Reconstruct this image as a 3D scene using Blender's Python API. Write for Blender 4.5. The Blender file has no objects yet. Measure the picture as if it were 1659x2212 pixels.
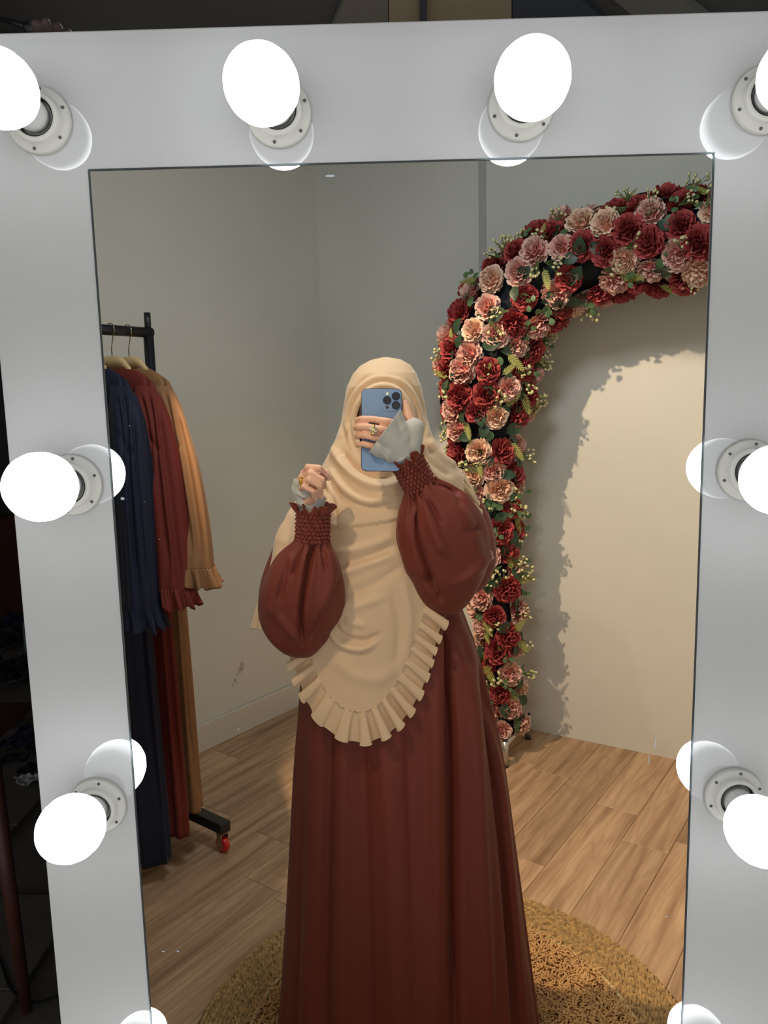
import bpy, bmesh, math, random
import numpy as np
from mathutils import Vector, Matrix, noise as mnoise

random.seed(7)
RNG = np.random.RandomState(7)
scene = bpy.context.scene
COL = scene.collection

# ------------------------------------------------------------------ camera
F, CX, CY = 1662.0, 829.5, 1106.0           # focal length and centre of the 1659 x 2212 frame
CAM = np.array([0.0, -0.7, 1.5])


def cam_basis(n=(848, 866), vp=(1093, 12777)):
    N = np.array([n[0] - CX, n[1] - CY, F]); N /= np.linalg.norm(N)
    D = np.array([vp[0] - CX, vp[1] - CY, F]); D /= np.linalg.norm(D)
    D = D - N * (D @ N); D /= np.linalg.norm(D)
    Z = -D
    return np.stack([np.cross(N, Z), N, Z], 1)


RW = cam_basis()                             # image axes (right, down, forward) from world axes
cd = bpy.data.cameras.new('camera')
cd.sensor_fit = 'VERTICAL'; cd.sensor_height = 34.6; cd.lens = 34.6 * F / 2212.0
cd.clip_start = 0.02
cam = bpy.data.objects.new('camera', cd); COL.objects.link(cam)
Rc = np.diag([1.0, -1.0, -1.0]) @ RW
M = Matrix(Rc.T.tolist()).to_4x4(); M.translation = Vector(CAM)
cam.matrix_world = M
scene.camera = cam

# ------------------------------------------------------------------ world, lamps, exposure
vs = scene.view_settings
vs.view_transform = 'Standard'; vs.look = 'None'; vs.gamma = 1.0; vs.use_curve_mapping = False
vs.exposure = 0.0
w = bpy.data.worlds.new('world'); scene.world = w; w.use_nodes = True
w.node_tree.nodes['Background'].inputs[0].default_value = (1.0, 0.98, 0.95, 1)
w.node_tree.nodes['Background'].inputs[1].default_value = 0.50
BULB = 13.0


def light(name, kind, loc, energy, color, target=None, **kw):
    l = bpy.data.lights.new(name, kind); l.energy = energy; l.color = color
    for k, v in kw.items(): setattr(l, k, v)
    o = bpy.data.objects.new(name, l); COL.objects.link(o); o.location = loc
    if target is not None:
        o.rotation_euler = (Vector(target) - Vector(loc)).to_track_quat('-Z', 'Y').to_euler()
    return o


light('ceiling_spot', 'SPOT', (-0.75, 1.20, 2.64), 165, (1.0, 0.74, 0.48), (1.0, 2.2, 0.12),
      spot_size=math.radians(57.5), spot_blend=0.16, shadow_soft_size=0.02)
light('mirror_spot', 'SPOT', (-0.45, 0.05, 2.15), 20, (1.0, 0.78, 0.54), (0.0, 0.85, 1.28),
      spot_size=math.radians(52), spot_blend=0.4, shadow_soft_size=0.02)
light('room_fill', 'AREA', (-0.05, 0.9, 2.6), 12.5, (0.88, 0.96, 1.0), (0.3, 1.9, 0.4), shape='DISK', size=0.5)  # unseen soft fill added to brighten the room, no fixture stands for it



# ------------------------------------------------------------------ helpers
def at(px, py, d):
    """World point seen at a pixel of the frame, at distance d in front of the camera along +Y."""
    v = RW.T @ np.array([(px - CX) / F, (py - CY) / F, 1.0])
    return CAM + v * d / v[1]


def on_plane(px, py, p0, n):
    v = RW.T @ np.array([(px - CX) / F, (py - CY) / F, 1.0])
    return CAM + v * ((np.array(p0) - CAM) @ np.array(n)) / (v @ np.array(n))


def project(P):
    Q = (np.asarray(P) - CAM) @ RW.T
    return np.stack([CX + F * Q[:, 0] / Q[:, 2], CY + F * Q[:, 1] / Q[:, 2]], 1)


def empty(name, loc=(0, 0, 0), rot=(0, 0, 0)):
    o = bpy.data.objects.new(name, None); COL.objects.link(o)
    o.location = loc; o.rotation_euler = rot; o.empty_display_size = 0.05
    return o


def tag(o, label=None, cat=None, group=None, kind=None):
    if label: o['label'] = label
    if cat: o['category'] = cat
    if group: o['group'] = group
    if kind: o['kind'] = kind
    return o


def link_mesh(name, me, mat, parent=None, smooth=True):
    o = bpy.data.objects.new(name, me); COL.objects.link(o)
    if mat is not None and len(me.materials) == 0: me.materials.append(mat)
    if parent is not None: o.parent = parent
    if smooth:
        me.polygons.foreach_set('use_smooth', [True] * len(me.polygons))
    return o


def rebase(o):
    """Express a mesh built in world coordinates in its parent's space."""
    if o.parent is not None:
        bpy.context.view_layer.update()
        o.matrix_parent_inverse = o.parent.matrix_world.inverted()
    return o


def mesh(name, verts, faces, mat, parent=None, smooth=True, world=True):
    me = bpy.data.meshes.new(name)
    me.from_pydata([tuple(map(float, v)) for v in verts], [], [tuple(map(int, f)) for f in faces])
    me.update()
    o = link_mesh(name, me, mat, parent, smooth)
    if parent is not None and world: rebase(o)
    return o


class MB:
    def __init__(s): s.v = []; s.f = []

    def add(s, v, f):
        n = len(s.v); s.v += [tuple(map(float, p)) for p in v]; s.f += [tuple(int(i) + n for i in q) for q in f]
        return s

    def box(s, c, h, rot=None):
        c = np.array(c); h = np.array(h)
        P = np.array([(x, y, z) for z in (-1, 1) for y in (-1, 1) for x in (-1, 1)]) * h
        if rot is not None: P = P @ np.array(rot).T
        return s.add(P + c, [(0, 2, 3, 1), (4, 5, 7, 6), (0, 1, 5, 4), (2, 6, 7, 3), (0, 4, 6, 2), (1, 3, 7, 5)])

    def tube(s, pts, r, n=10, caps=True):
        v, f = tube_geo(pts, r, n, caps)
        return s.add(v, f)

    def capsule(s, p, q, r1, r2=None, n=14):
        v, f = capsule_geo(p, q, r1, r1 if r2 is None else r2, n)
        return s.add(v, f)

    def ellipsoid(s, c, r, rot=None, n=16, m=10):
        P = []; c = np.array(c); r = np.array(r)
        for i in range(m + 1):
            t = math.pi * i / m
            for j in range(n):
                a = 2 * math.pi * j / n
                P.append((math.sin(t) * math.cos(a), math.sin(t) * math.sin(a), math.cos(t)))
        P = np.array(P) * r
        if rot is not None: P = P @ np.array(rot).T
        return s.add(P + c, grid_faces(m + 1, n, True))

    def build(s, name, mat, parent=None, smooth=True, world=True):
        return mesh(name, s.v, s.f, mat, parent, smooth, world)


def grid_faces(nv, nu, closed, flip=False):
    f = []
    for i in range(nv - 1):
        for j in range(nu if closed else nu - 1):
            k = (j + 1) % nu
            q = (i * nu + j, i * nu + k, (i + 1) * nu + k, (i + 1) * nu + j)
            f.append(q[::-1] if flip else q)
    return f


def frames(P):
    P = np.asarray(P, float)
    T = np.gradient(P, axis=0); T /= np.linalg.norm(T, axis=1)[:, None] + 1e-12
    ref = np.array([0, 0, 1.0]) if abs(T[0][2]) < 0.9 else np.array([1.0, 0, 0])
    A = []; a = np.cross(ref, T[0]); a /= np.linalg.norm(a)
    for t in T:
        a = a - t * (a @ t); a /= np.linalg.norm(a); A.append(a)
    A = np.array(A)
    return T, A, np.cross(T, A)


def tube_geo(pts, r, n=10, caps=True):
    P = np.asarray(pts, float); m = len(P)
    r = np.full(m, r) if np.isscalar(r) else np.asarray(r, float)
    T, A, B = frames(P)
    v = []
    for i in range(m):
        for j in range(n):
            t = 2 * math.pi * j / n
            v.append(P[i] + r[i] * (A[i] * math.cos(t) + B[i] * math.sin(t)))
    f = grid_faces(m, n, True)
    if caps:
        f.append(tuple(range(n))[::-1]); f.append(tuple((m - 1) * n + j for j in range(n)))
    return v, f


def capsule_geo(p, q, r1, r2, n=14):
    p = np.array(p, float); q = np.array(q, float)
    L = np.linalg.norm(q - p); t = (q - p) / (L + 1e-12)
    ref = np.array([0, 0, 1.0]) if abs(t[2]) < 0.9 else np.array([1.0, 0, 0])
    a = np.cross(ref, t); a /= np.linalg.norm(a); b = np.cross(t, a)
    rows = []
    for k in range(6):
        g = math.pi / 2 * k / 5
        rows.append((p - t * r1 * math.cos(g), max(r1 * math.sin(g), 1e-5)))
    for k in range(6):
        g = math.pi / 2 * (1 - k / 5)
        rows.append((q + t * r2 * math.cos(g), max(r2 * math.sin(g), 1e-5)))
    v = []
    for c, r in rows:
        for j in range(n):
            s = 2 * math.pi * j / n
            v.append(c + r * (a * math.cos(s) + b * math.sin(s)))
    return v, grid_faces(len(rows), n, True)


def spline(pts, n):
    """Catmull-Rom through rows of numbers."""
    P = np.asarray(pts, float); m = len(P)
    E = np.vstack([2 * P[0] - P[1], P, 2 * P[-1] - P[-2]])
    out = []
    for u in np.linspace(0, m - 1, n):
        i = min(int(u), m - 2); t = u - i
        a, b, c, d = E[i:i + 4]
        out.append(0.5 * ((2 * b) + (c - a) * t + (2 * a - 5 * b + 4 * c - d) * t * t + (3 * b - a - 3 * c + d) * t ** 3))
    return np.array(out)


def remeshed(mb, voxel, smooth=4, factor=0.5):
    """One continuous surface grown from overlapping shapes."""
    me = bpy.data.meshes.new('tmp'); me.from_pydata(mb.v, [], mb.f); me.update()
    o = bpy.data.objects.new('tmp', me); COL.objects.link(o)
    m = o.modifiers.new('r', 'REMESH'); m.mode = 'VOXEL'; m.voxel_size = voxel
    if smooth:
        s = o.modifiers.new('s', 'SMOOTH'); s.factor = factor; s.iterations = smooth
    dg = bpy.context.evaluated_depsgraph_get()
    out = bpy.data.meshes.new_from_object(o.evaluated_get(dg))
    bpy.data.objects.remove(o); bpy.data.meshes.remove(me)
    out.materials.clear()
    return out


def seg_dist(P, poly):
    """Distance of 2D points to a polyline and the position 0..1 along it."""
    best = np.full(len(P), 1e9); par = np.zeros(len(P))
    poly = np.asarray(poly, float); n = len(poly) - 1
    for i in range(n):
        a, b = poly[i], poly[i + 1]; ab = b - a
        t = np.clip(((P - a) @ ab) / (ab @ ab), 0, 1)
        d = np.linalg.norm(P - (a + t[:, None] * ab), axis=1)
        k = d < best
        best[k] = d[k]; par[k] = (i + t[k]) / n
    return best, par


def apply_folds(V, N, folds, facing=0.15):
    """Raise ridges and press creases into a cloth surface along lines drawn over its front."""
    P = project(V)
    view = V - CAM; view /= np.linalg.norm(view, axis=1)[:, None]
    f = np.clip((-(N * view).sum(1) - 0.0) / facing, 0, 1)
    D = np.zeros(len(V))
    for poly, width, amp in folds:
        pl = spline(poly, 14) if len(poly) > 2 else np.array(poly, float)
        d, u = seg_dist(P, pl)
        D += amp * np.exp(-(d / width) ** 2) * np.clip(np.minimum(u, 1 - u) * 6 + 0.25, 0, 1)
    return V + N * (D * f)[:, None]


def grid_normals(G, closed, out_from):
    """Normals of a grid of points [nv, nu, 3], turned away from the points out_from[nv, 3]."""
    du = (np.roll(G, -1, 1) - np.roll(G, 1, 1)) if closed else np.gradient(G, axis=1)
    dv = np.gradient(G, axis=0)
    N = np.cross(du, dv); N /= np.linalg.norm(N, axis=2)[:, :, None] + 1e-12
    s = np.sign((N * (G - np.asarray(out_from)[:, None, :])).sum(2)); s[s == 0] = 1
    return N * s[:, :, None]


def mod(o, kind, **kw):
    m = o.modifiers.new(kind.lower(), kind)
    for k, v in kw.items(): setattr(m, k, v)
    return m


# ------------------------------------------------------------------ materials
def new_mat(name):
    m = bpy.data.materials.new(name); m.use_nodes = True
    nt = m.node_tree
    return m, nt, nt.nodes['Principled BSDF']


def srgb(r, g, b):
    f = lambda c: (c / 255 / 12.92) if c / 255 <= 0.04045 else ((c / 255 + 0.055) / 1.055) ** 2.4
    return (f(r), f(g), f(b), 1)


def plain(name, col, rough=0.5, metal=0.0, coat=0.0, var=0.0, scale=8.0, bump=0.0, bscale=60.0, sheen=0.0, emit=0.0, detail=3.0):
    m, nt, b = new_mat(name)
    b.inputs['Base Color'].default_value = col
    b.inputs['Roughness'].default_value = rough; b.inputs['Metallic'].default_value = metal
    b.inputs['Coat Weight'].default_value = coat; b.inputs['Sheen Weight'].default_value = sheen
    b.inputs['Sheen Roughness'].default_value = 0.4
    if emit:
        b.inputs['Emission Color'].default_value = (0.93, 0.97, 1.0, 1); b.inputs['Emission Strength'].default_value = emit
    tc = nt.nodes.new('ShaderNodeTexCoord')
    if var:
        n = nt.nodes.new('ShaderNodeTexNoise'); n.inputs['Scale'].default_value = scale; n.inputs['Detail'].default_value = detail
        nt.links.new(tc.outputs['Object'], n.inputs['Vector'])
        mx = nt.nodes.new('ShaderNodeMixRGB'); mx.blend_type = 'MULTIPLY'
        cr = nt.nodes.new('ShaderNodeValToRGB')
        cr.color_ramp.elements[0].position = 0.3; cr.color_ramp.elements[1].position = 0.7
        lo = 1 - var
        cr.color_ramp.elements[0].color = (lo, lo, lo, 1); cr.color_ramp.elements[1].color = (1, 1, 1, 1)
        mx.inputs[0].default_value = 1; mx.inputs[1].default_value = col
        nt.links.new(n.outputs['Fac'], cr.inputs[0]); nt.links.new(cr.outputs[0], mx.inputs[2])
        nt.links.new(mx.outputs[0], b.inputs['Base Color'])
    if bump:
        n = nt.nodes.new('ShaderNodeTexNoise'); n.inputs['Scale'].default_value = bscale; n.inputs['Detail'].default_value = 4
        nt.links.new(tc.outputs['Object'], n.inputs['Vector'])
        bp = nt.nodes.new('ShaderNodeBump'); bp.inputs['Strength'].default_value = bump; bp.inputs['Distance'].default_value = 0.01
        nt.links.new(n.outputs['Fac'], bp.inputs['Height']); nt.links.new(bp.outputs[0], b.inputs['Normal'])
    return m


def cloth(name, col, rough=0.6, sheen=0.25, weave=900.0, soft=0.12):
    m, nt, b = new_mat(name)
    b.inputs['Base Color'].default_value = col; b.inputs['Roughness'].default_value = rough
    b.inputs['Sheen Weight'].default_value = sheen; b.inputs['Sheen Roughness'].default_value = 0.35
    b.inputs['Specular IOR Level'].default_value = 0.3
    tc = nt.nodes.new('ShaderNodeTexCoord')
    n1 = nt.nodes.new('ShaderNodeTexNoise'); n1.inputs['Scale'].default_value = weave
    n2 = nt.nodes.new('ShaderNodeTexNoise'); n2.inputs['Scale'].default_value = 22; n2.inputs['Detail'].default_value = 3
    ad = nt.nodes.new('ShaderNodeMath'); ad.operation = 'MULTIPLY_ADD'; ad.inputs[1].default_value = 0.06
    for n in (n1, n2): nt.links.new(tc.outputs['Object'], n.inputs['Vector'])
    nt.links.new(n1.outputs['Fac'], ad.inputs[0]); nt.links.new(n2.outputs['Fac'], ad.inputs[2])
    bp = nt.nodes.new('ShaderNodeBump'); bp.inputs['Strength'].default_value = soft; bp.inputs['Distance'].default_value = 0.01
    nt.links.new(ad.outputs[0], bp.inputs['Height']); nt.links.new(bp.outputs[0], b.inputs['Normal'])
    return m


def tinted(name, rough=0.7, back=0.25):
    """Colour from the mesh's own 'tint' attribute; a little light comes through the thin petals."""
    m, nt, b = new_mat(name)
    a = nt.nodes.new('ShaderNodeAttribute'); a.attribute_name = 'tint'
    nt.links.new(a.outputs['Color'], b.inputs['Base Color'])
    b.inputs['Roughness'].default_value = rough; b.inputs['Specular IOR Level'].default_value = 0.25
    return m


def wood_mat():
    m, nt, b = new_mat('oak_plank')
    N, L = nt.nodes, nt.links
    tc = N.new('ShaderNodeTexCoord'); oi = N.new('ShaderNodeObjectInfo')
    off = N.new('ShaderNodeVectorMath'); off.operation = 'ADD'
    cmb = N.new('ShaderNodeCombineXYZ')
    mul = N.new('ShaderNodeMath'); mul.operation = 'MULTIPLY'; mul.inputs[1].default_value = 37.0
    L.new(oi.outputs['Random'], mul.inputs[0]); L.new(mul.outputs[0], cmb.inputs[0]); L.new(mul.outputs[0], cmb.inputs[1])
    L.new(tc.outputs['Object'], off.inputs[0]); L.new(cmb.outputs[0], off.inputs[1])
    mp = N.new('ShaderNodeMapping'); mp.inputs['Scale'].default_value = (0.8, 13.0, 1.0)
    L.new(off.outputs[0], mp.inputs[0])
    n1 = N.new('ShaderNodeTexNoise'); n1.inputs['Scale'].default_value = 2.2; n1.inputs['Detail'].default_value = 6; n1.inputs['Distortion'].default_value = 0.35
    L.new(mp.outputs[0], n1.inputs['Vector'])
    mp2 = N.new('ShaderNodeMapping'); mp2.inputs['Scale'].default_value = (4.0, 110.0, 1.0)
    L.new(off.outputs[0], mp2.inputs[0])
    n2 = N.new('ShaderNodeTexNoise'); n2.inputs['Scale'].default_value = 1.5; n2.inputs['Detail'].default_value = 3
    L.new(mp2.outputs[0], n2.inputs['Vector'])
    mp3 = N.new('ShaderNodeMapping'); mp3.inputs['Scale'].default_value = (0.6, 4.2, 1.0)
    L.new(off.outputs[0], mp3.inputs[0])
    n3 = N.new('ShaderNodeTexNoise'); n3.inputs['Scale'].default_value = 2.0; n3.inputs['Detail'].default_value = 1.5
    L.new(mp3.outputs[0], n3.inputs['Vector'])
    sn = N.new('ShaderNodeMath'); sn.operation = 'MULTIPLY'; sn.inputs[1].default_value = 42.0
    L.new(n3.outputs['Fac'], sn.inputs[0])
    si = N.new('ShaderNodeMath'); si.operation = 'SINE'; L.new(sn.outputs[0], si.inputs[0])
    pw = N.new('ShaderNodeMath'); pw.operation = 'POWER'; pw.inputs[1].default_value = 6.0
    ab = N.new('ShaderNodeMath'); ab.operation = 'ABSOLUTE'; L.new(si.outputs[0], ab.inputs[0]); L.new(ab.outputs[0], pw.inputs[0])
    cr = N.new('ShaderNodeValToRGB')
    e = cr.color_ramp.elements
    e[0].position = 0.28; e[0].color = srgb(154, 122, 92); e[1].position = 0.72; e[1].color = srgb(214, 182, 146)
    x = e.new(0.5); x.color = srgb(194, 159, 124)
    L.new(n1.outputs['Fac'], cr.inputs[0])
    m1 = N.new('ShaderNodeMixRGB'); m1.blend_type = 'MULTIPLY'; m1.inputs[0].default_value = 0.5
    c2 = N.new('ShaderNodeValToRGB'); c2.color_ramp.elements[0].position = 0.35; c2.color_ramp.elements[0].color = (0.78, 0.76, 0.74, 1)
    c2.color_ramp.elements[1].position = 0.6
    L.new(n2.outputs['Fac'], c2.inputs[0]); L.new(cr.outputs[0], m1.inputs[1]); L.new(c2.outputs[0], m1.inputs[2])
    m2 = N.new('ShaderNodeMixRGB'); m2.blend_type = 'MIX'; m2.inputs[2].default_value = srgb(140, 108, 80)
    sc = N.new('ShaderNodeMath'); sc.operation = 'MULTIPLY'; sc.inputs[1].default_value = 0.22
    L.new(pw.outputs[0], sc.inputs[0]); L.new(sc.outputs[0], m2.inputs[0]); L.new(m1.outputs[0], m2.inputs[1])
    hs = N.new('ShaderNodeHueSaturation')
    mr = N.new('ShaderNodeMapRange'); mr.inputs['To Min'].default_value = 0.80; mr.inputs['To Max'].default_value = 1.10
    L.new(oi.outputs['Random'], mr.inputs[0]); L.new(mr.outputs[0], hs.inputs['Value']); L.new(m2.outputs[0], hs.inputs['Color'])
    L.new(hs.outputs[0], b.inputs['Base Color'])
    b.inputs['Roughness'].default_value = 0.42
    b.inputs['Specular IOR Level'].default_value = 0.35
    bp = N.new('ShaderNodeBump'); bp.inputs['Strength'].default_value = 0.12; bp.inputs['Distance'].default_value = 0.004
    L.new(n2.outputs['Fac'], bp.inputs['Height']); L.new(bp.outputs[0], b.inputs['Normal'])
    return m


def wall_mat():
    m, nt, b = new_mat('painted_plaster')
    N, L = nt.nodes, nt.links
    tc = N.new('ShaderNodeTexCoord')
    n1 = N.new('ShaderNodeTexNoise'); n1.inputs['Scale'].default_value = 1.3; n1.inputs['Detail'].default_value = 5
    n2 = N.new('ShaderNodeTexNoise'); n2.inputs['Scale'].default_value = 9; n2.inputs['Detail'].default_value = 6; n2.inputs['Distortion'].default_value = 0.8
    for n in (n1, n2): L.new(tc.outputs['Object'], n.inputs['Vector'])
    cr = N.new('ShaderNodeValToRGB')
    cr.color_ramp.elements[0].position = 0.3; cr.color_ramp.elements[0].color = srgb(208, 208, 199)
    cr.color_ramp.elements[1].position = 0.7; cr.color_ramp.elements[1].color = srgb(219, 219, 210)
    L.new(n1.outputs['Fac'], cr.inputs[0]); L.new(cr.outputs[0], b.inputs['Base Color'])
    b.inputs['Roughness'].default_value = 0.6
    bp = N.new('ShaderNodeBump'); bp.inputs['Strength'].default_value = 0.16; bp.inputs['Distance'].default_value = 0.012
    L.new(n2.outputs['Fac'], bp.inputs['Height']); L.new(bp.outputs[0], b.inputs['Normal'])
    return m


MAT = dict(
    wall=wall_mat(), wood=wood_mat(),
    panel=plain('white_acrylic', srgb(200, 200, 199), rough=0.55, coat=1.0),
    edge=plain('mirror_edge', srgb(70, 78, 80), rough=0.2, metal=0.6),
    diffuser=plain('lit_diffuser', (0.9, 0.92, 0.95, 1), rough=0.4, emit=BULB),
    neck=plain('bulb_neck', srgb(226, 226, 224), rough=0.35),
    socket=plain('socket_plastic', srgb(222, 220, 212), rough=0.4),
    hole=plain('screw_dark', srgb(90, 88, 92), rough=0.4, metal=0.5),
    dark_hole=plain('socket_gap', srgb(40, 38, 36), rough=0.8),
    speck=plain('smudge', srgb(190, 200, 205), rough=0.6),
    maroon=cloth('maroon_satin', srgb(113, 49, 35), rough=0.56, sheen=0.06, soft=0.06),
    beige=cloth('beige_crepe', srgb(216, 184, 147), rough=0.75, sheen=0.3),
    trim=cloth('serged_edge', srgb(214, 194, 150), rough=0.7),
    glove=cloth('grey_jersey', srgb(186, 182, 172), rough=0.8, sheen=0.3),
    skin=plain('skin', srgb(226, 174, 142), rough=0.5, var=0.12, scale=30, bump=0.05, bscale=300),
    nail=plain('nail', srgb(232, 178, 160), rough=0.25, coat=0.6),
    lip=plain('lip', srgb(180, 100, 90), rough=0.45),
    white_eye=plain('eye_white', srgb(225, 220, 215), rough=0.2), iris=plain('iris', srgb(50, 32, 22), rough=0.15),
    hair=plain('brow', srgb(40, 28, 22), rough=0.7),
    cap=cloth('under_scarf', srgb(150, 90, 62), rough=0.8),
    gold=plain('gold', srgb(222, 184, 78), rough=0.18, metal=1.0),
    gem=plain('gem', srgb(235, 235, 215), rough=0.06, metal=0.3, coat=1.0),
    phone=plain('blue_glass', srgb(116, 144, 178), rough=0.28, coat=0.4),
    phone_side=plain('blue_steel', srgb(64, 74, 92), rough=0.2, metal=0.9),
    lens=plain('lens_black', srgb(12, 13, 16), rough=0.08, coat=1.0),
    lens_ring=plain('lens_ring', srgb(40, 46, 54), rough=0.2, metal=0.9),
    flash=plain('flash', srgb(240, 236, 210), rough=0.3),
    lidar=plain('lidar', srgb(70, 40, 44), rough=0.2),
    petal=tinted('petal'), 
    leaf=plain('dark_leaf', srgb(48, 74, 52), rough=0.45, var=0.35, scale=14),
    leaf_light=plain('eucalyptus', srgb(86, 116, 76), rough=0.5, var=0.25, scale=20),
    fern=plain('fern', srgb(150, 152, 84), rough=0.6), bud=plain('bud', srgb(214, 210, 158), rough=0.6),
    stem=plain('stem', srgb(86, 104, 54), rough=0.6),
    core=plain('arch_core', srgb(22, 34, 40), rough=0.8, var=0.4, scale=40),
    chrome=plain('steel_tube', srgb(196, 192, 184), rough=0.28, metal=0.85),
    black=plain('black_steel', srgb(26, 27, 30), rough=0.4),
    rubber=plain('black_rubber', srgb(18, 18, 18), rough=0.6),
    red=plain('red_wheel', srgb(206, 26, 24), rough=0.3, coat=0.4),
    steel=plain('wire_steel', srgb(170, 160, 140), rough=0.25, metal=1.0),
    hanger=plain('pale_wood', srgb(224, 192, 140), rough=0.5, var=0.15, scale=30),
    navy=cloth('navy_crepe', srgb(19, 25, 46), rough=0.7, sheen=0.08),
    rust=cloth('rust_crepe', srgb(108, 39, 31), rough=0.75, sheen=0.06),
    camel=cloth('camel_crepe', srgb(142, 102, 67), rough=0.75, sheen=0.1),
    jute=plain('seagrass', srgb(206, 168, 108), rough=0.75, var=0.6, scale=70),
    cord=plain('cream_cord', srgb(222, 204, 150), rough=0.7),
    shag=plain('shag', srgb(226, 178, 116), rough=0.85, var=0.25, scale=18),
    shag_base=plain('shag_base', srgb(186, 140, 88), rough=0.9, var=0.3, scale=60),
    dark_wall=plain('dark_wall', srgb(58, 60, 60), rough=0.8, var=0.2, scale=2),  # the unlit room's darkness is put into this wall colour
    dark_ceiling=plain('dark_ceiling', srgb(62, 64, 66), rough=0.85, var=0.2, scale=2),  # likewise kept dark in colour to read as unlit
    olive=plain('olive_board', srgb(128, 122, 104), rough=0.8), grey_board=plain('grey_board', srgb(96, 96, 92), rough=0.8),
    navy_board=plain('navy_board', srgb(38, 46, 62), rough=0.8),
    concrete=plain('grey_concrete', srgb(118, 114, 106), rough=0.8, var=0.25, scale=5, bump=0.2, bscale=40),
    black_cloth=cloth('black_scrap', srgb(22, 24, 30), rough=0.8), navy_cloth=cloth('navy_scrap', srgb(32, 40, 62), rough=0.8),
    white_cloth=cloth('white_scrap', srgb(190, 192, 196), rough=0.8),
    red_wood=plain('red_brown_wood', srgb(96, 56, 48), rough=0.45, var=0.3, scale=20),
    tape=plain('clear_plastic', srgb(120, 140, 150), rough=0.15, coat=0.5),
    sidewall=plain('stain', srgb(188, 184, 170), rough=0.8),
    hand_dark=plain('shaded_skin', srgb(84, 66, 60), rough=0.55),  # the dimness on these fingers is put into the skin colour
)


# ================================================================== THE ROOM IN THE MIRROR
UL = np.array([0.588, 0.809])            # along the left wall, away from the viewer
UR = np.array([0.866, -0.5])             # along the right wall, to the right
CORNER = np.array([-0.35, 3.191])
WH = 2.66


def wall_slab(name, a, b, z0, z1, th, side, mat, z1b=None):
    """Slab from a to b (plan), thickness th towards 'side'."""
    a = np.array(a, float); b = np.array(b, float); s = np.array(side, float); s /= np.linalg.norm(s)
    z1b = z1 if z1b is None else z1b
    v = []
    for off in (0, th):
        for p, zt in ((a, z1), (b, z1b)):
            q = p + s * off
            v += [(q[0], q[1], z0), (q[0], q[1], zt)]
    f = [(0, 1, 3, 2), (4, 6, 7, 5), (0, 4, 5, 1), (2, 3, 7, 6), (1, 5, 7, 3), (0, 2, 6, 4)]
    o = mesh(name, v, f, mat, smooth=False); o['kind'] = 'structure'
    return o


left_end = CORNER - UL * 1.43
wl = wall_slab('wall_left', CORNER, left_end, 0, WH, 0.06, (-0.809, 0.588), MAT['wall'])
tag(wl, 'plain grey painted wall behind the clothes rack', None)
wr = wall_slab('wall_right', CORNER + np.array([-0.05, 0.029]), CORNER + UR * 1.955, 0, WH, 0.06, (0.5, 0.866), MAT['wall'])
tag(wr, 'grey plaster wall behind the flower arch')
# raised strip running down the right wall
s0 = on_plane(1035, 500, (CORNER[0], CORNER[1], 0), (0.5, 0.866, 0)); s1 = on_plane(1050, 500, (CORNER[0], CORNER[1], 0), (0.5, 0.866, 0))
tr = wall_slab('trim_1', s0[:2], s1[:2], 0, WH, 0.006, (-0.5, -0.866), plain('strip_paint', srgb(176, 174, 172), rough=0.5))
tag(tr, 'narrow vertical strip on the grey wall')
# baseboard on the left wall
bb = wall_slab('baseboard_left', CORNER + np.array([0.0, -0.012]), left_end, 0, 0.125, 0.012, (0.809, -0.588), plain('baseboard_paint', srgb(212, 208, 198), rough=0.5))
mod(bb, 'BEVEL', width=0.004, segments=2)
tag(bb, 'painted baseboard along the wall behind the clothes rack')
# worn patch on the left wall
mb = MB()
pc = on_plane(512, 1462, (CORNER[0], CORNER[1], 0), (-0.809, 0.588, 0))
for k in range(5):
    c = pc + np.array([UL[0], UL[1], 0]) * (k * 0.016 - 0.03) + np.array([0, 0, k * 0.018 - 0.03])
    n = 9; r = (0.012, 0.017, 0.010, 0.024, 0.026)[k]
    pts = []
    for j in range(n):
        a = 2 * math.pi * j / n; q = r * random.uniform(0.6, 1.1)
        pts.append(c + np.array([UL[0], UL[1], 0]) * math.cos(a) * q * 0.6 + np.array([0, 0, math.sin(a) * q]) + np.array([0.809, -0.588, 0]) * 0.0008)
    mb.add(pts, [tuple(range(n))])
st = mb.build('worn_patch', MAT['sidewall'], wl, smooth=False)
# wall between the mirror and the end of the left wall
p_in = np.array([-0.307, 0.035])
part = wall_slab('wall_partition', p_in, left_end, 0, 1.78, 0.02, (-0.92, 0.40), MAT['wall'], z1b=2.5)
tag(part, 'wall end closing the room on the rack side')
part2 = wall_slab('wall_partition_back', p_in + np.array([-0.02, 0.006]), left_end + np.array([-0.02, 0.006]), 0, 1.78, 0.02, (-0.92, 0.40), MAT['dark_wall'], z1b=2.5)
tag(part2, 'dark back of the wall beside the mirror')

right_end = CORNER + UR * 1.952; p_in2 = np.array([0.324, 0.035])
part3 = wall_slab('wall_partition_right', p_in2, right_end, 0, 1.78, 0.02, (0.905, -0.425), MAT['wall'], z1b=2.5)
tag(part3, 'wall end closing the room on the arch side')
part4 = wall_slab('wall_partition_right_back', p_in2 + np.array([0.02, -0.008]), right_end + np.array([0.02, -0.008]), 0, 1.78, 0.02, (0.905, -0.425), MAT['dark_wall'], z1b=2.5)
tag(part4, 'dark back of the wall on the arch side')

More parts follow.
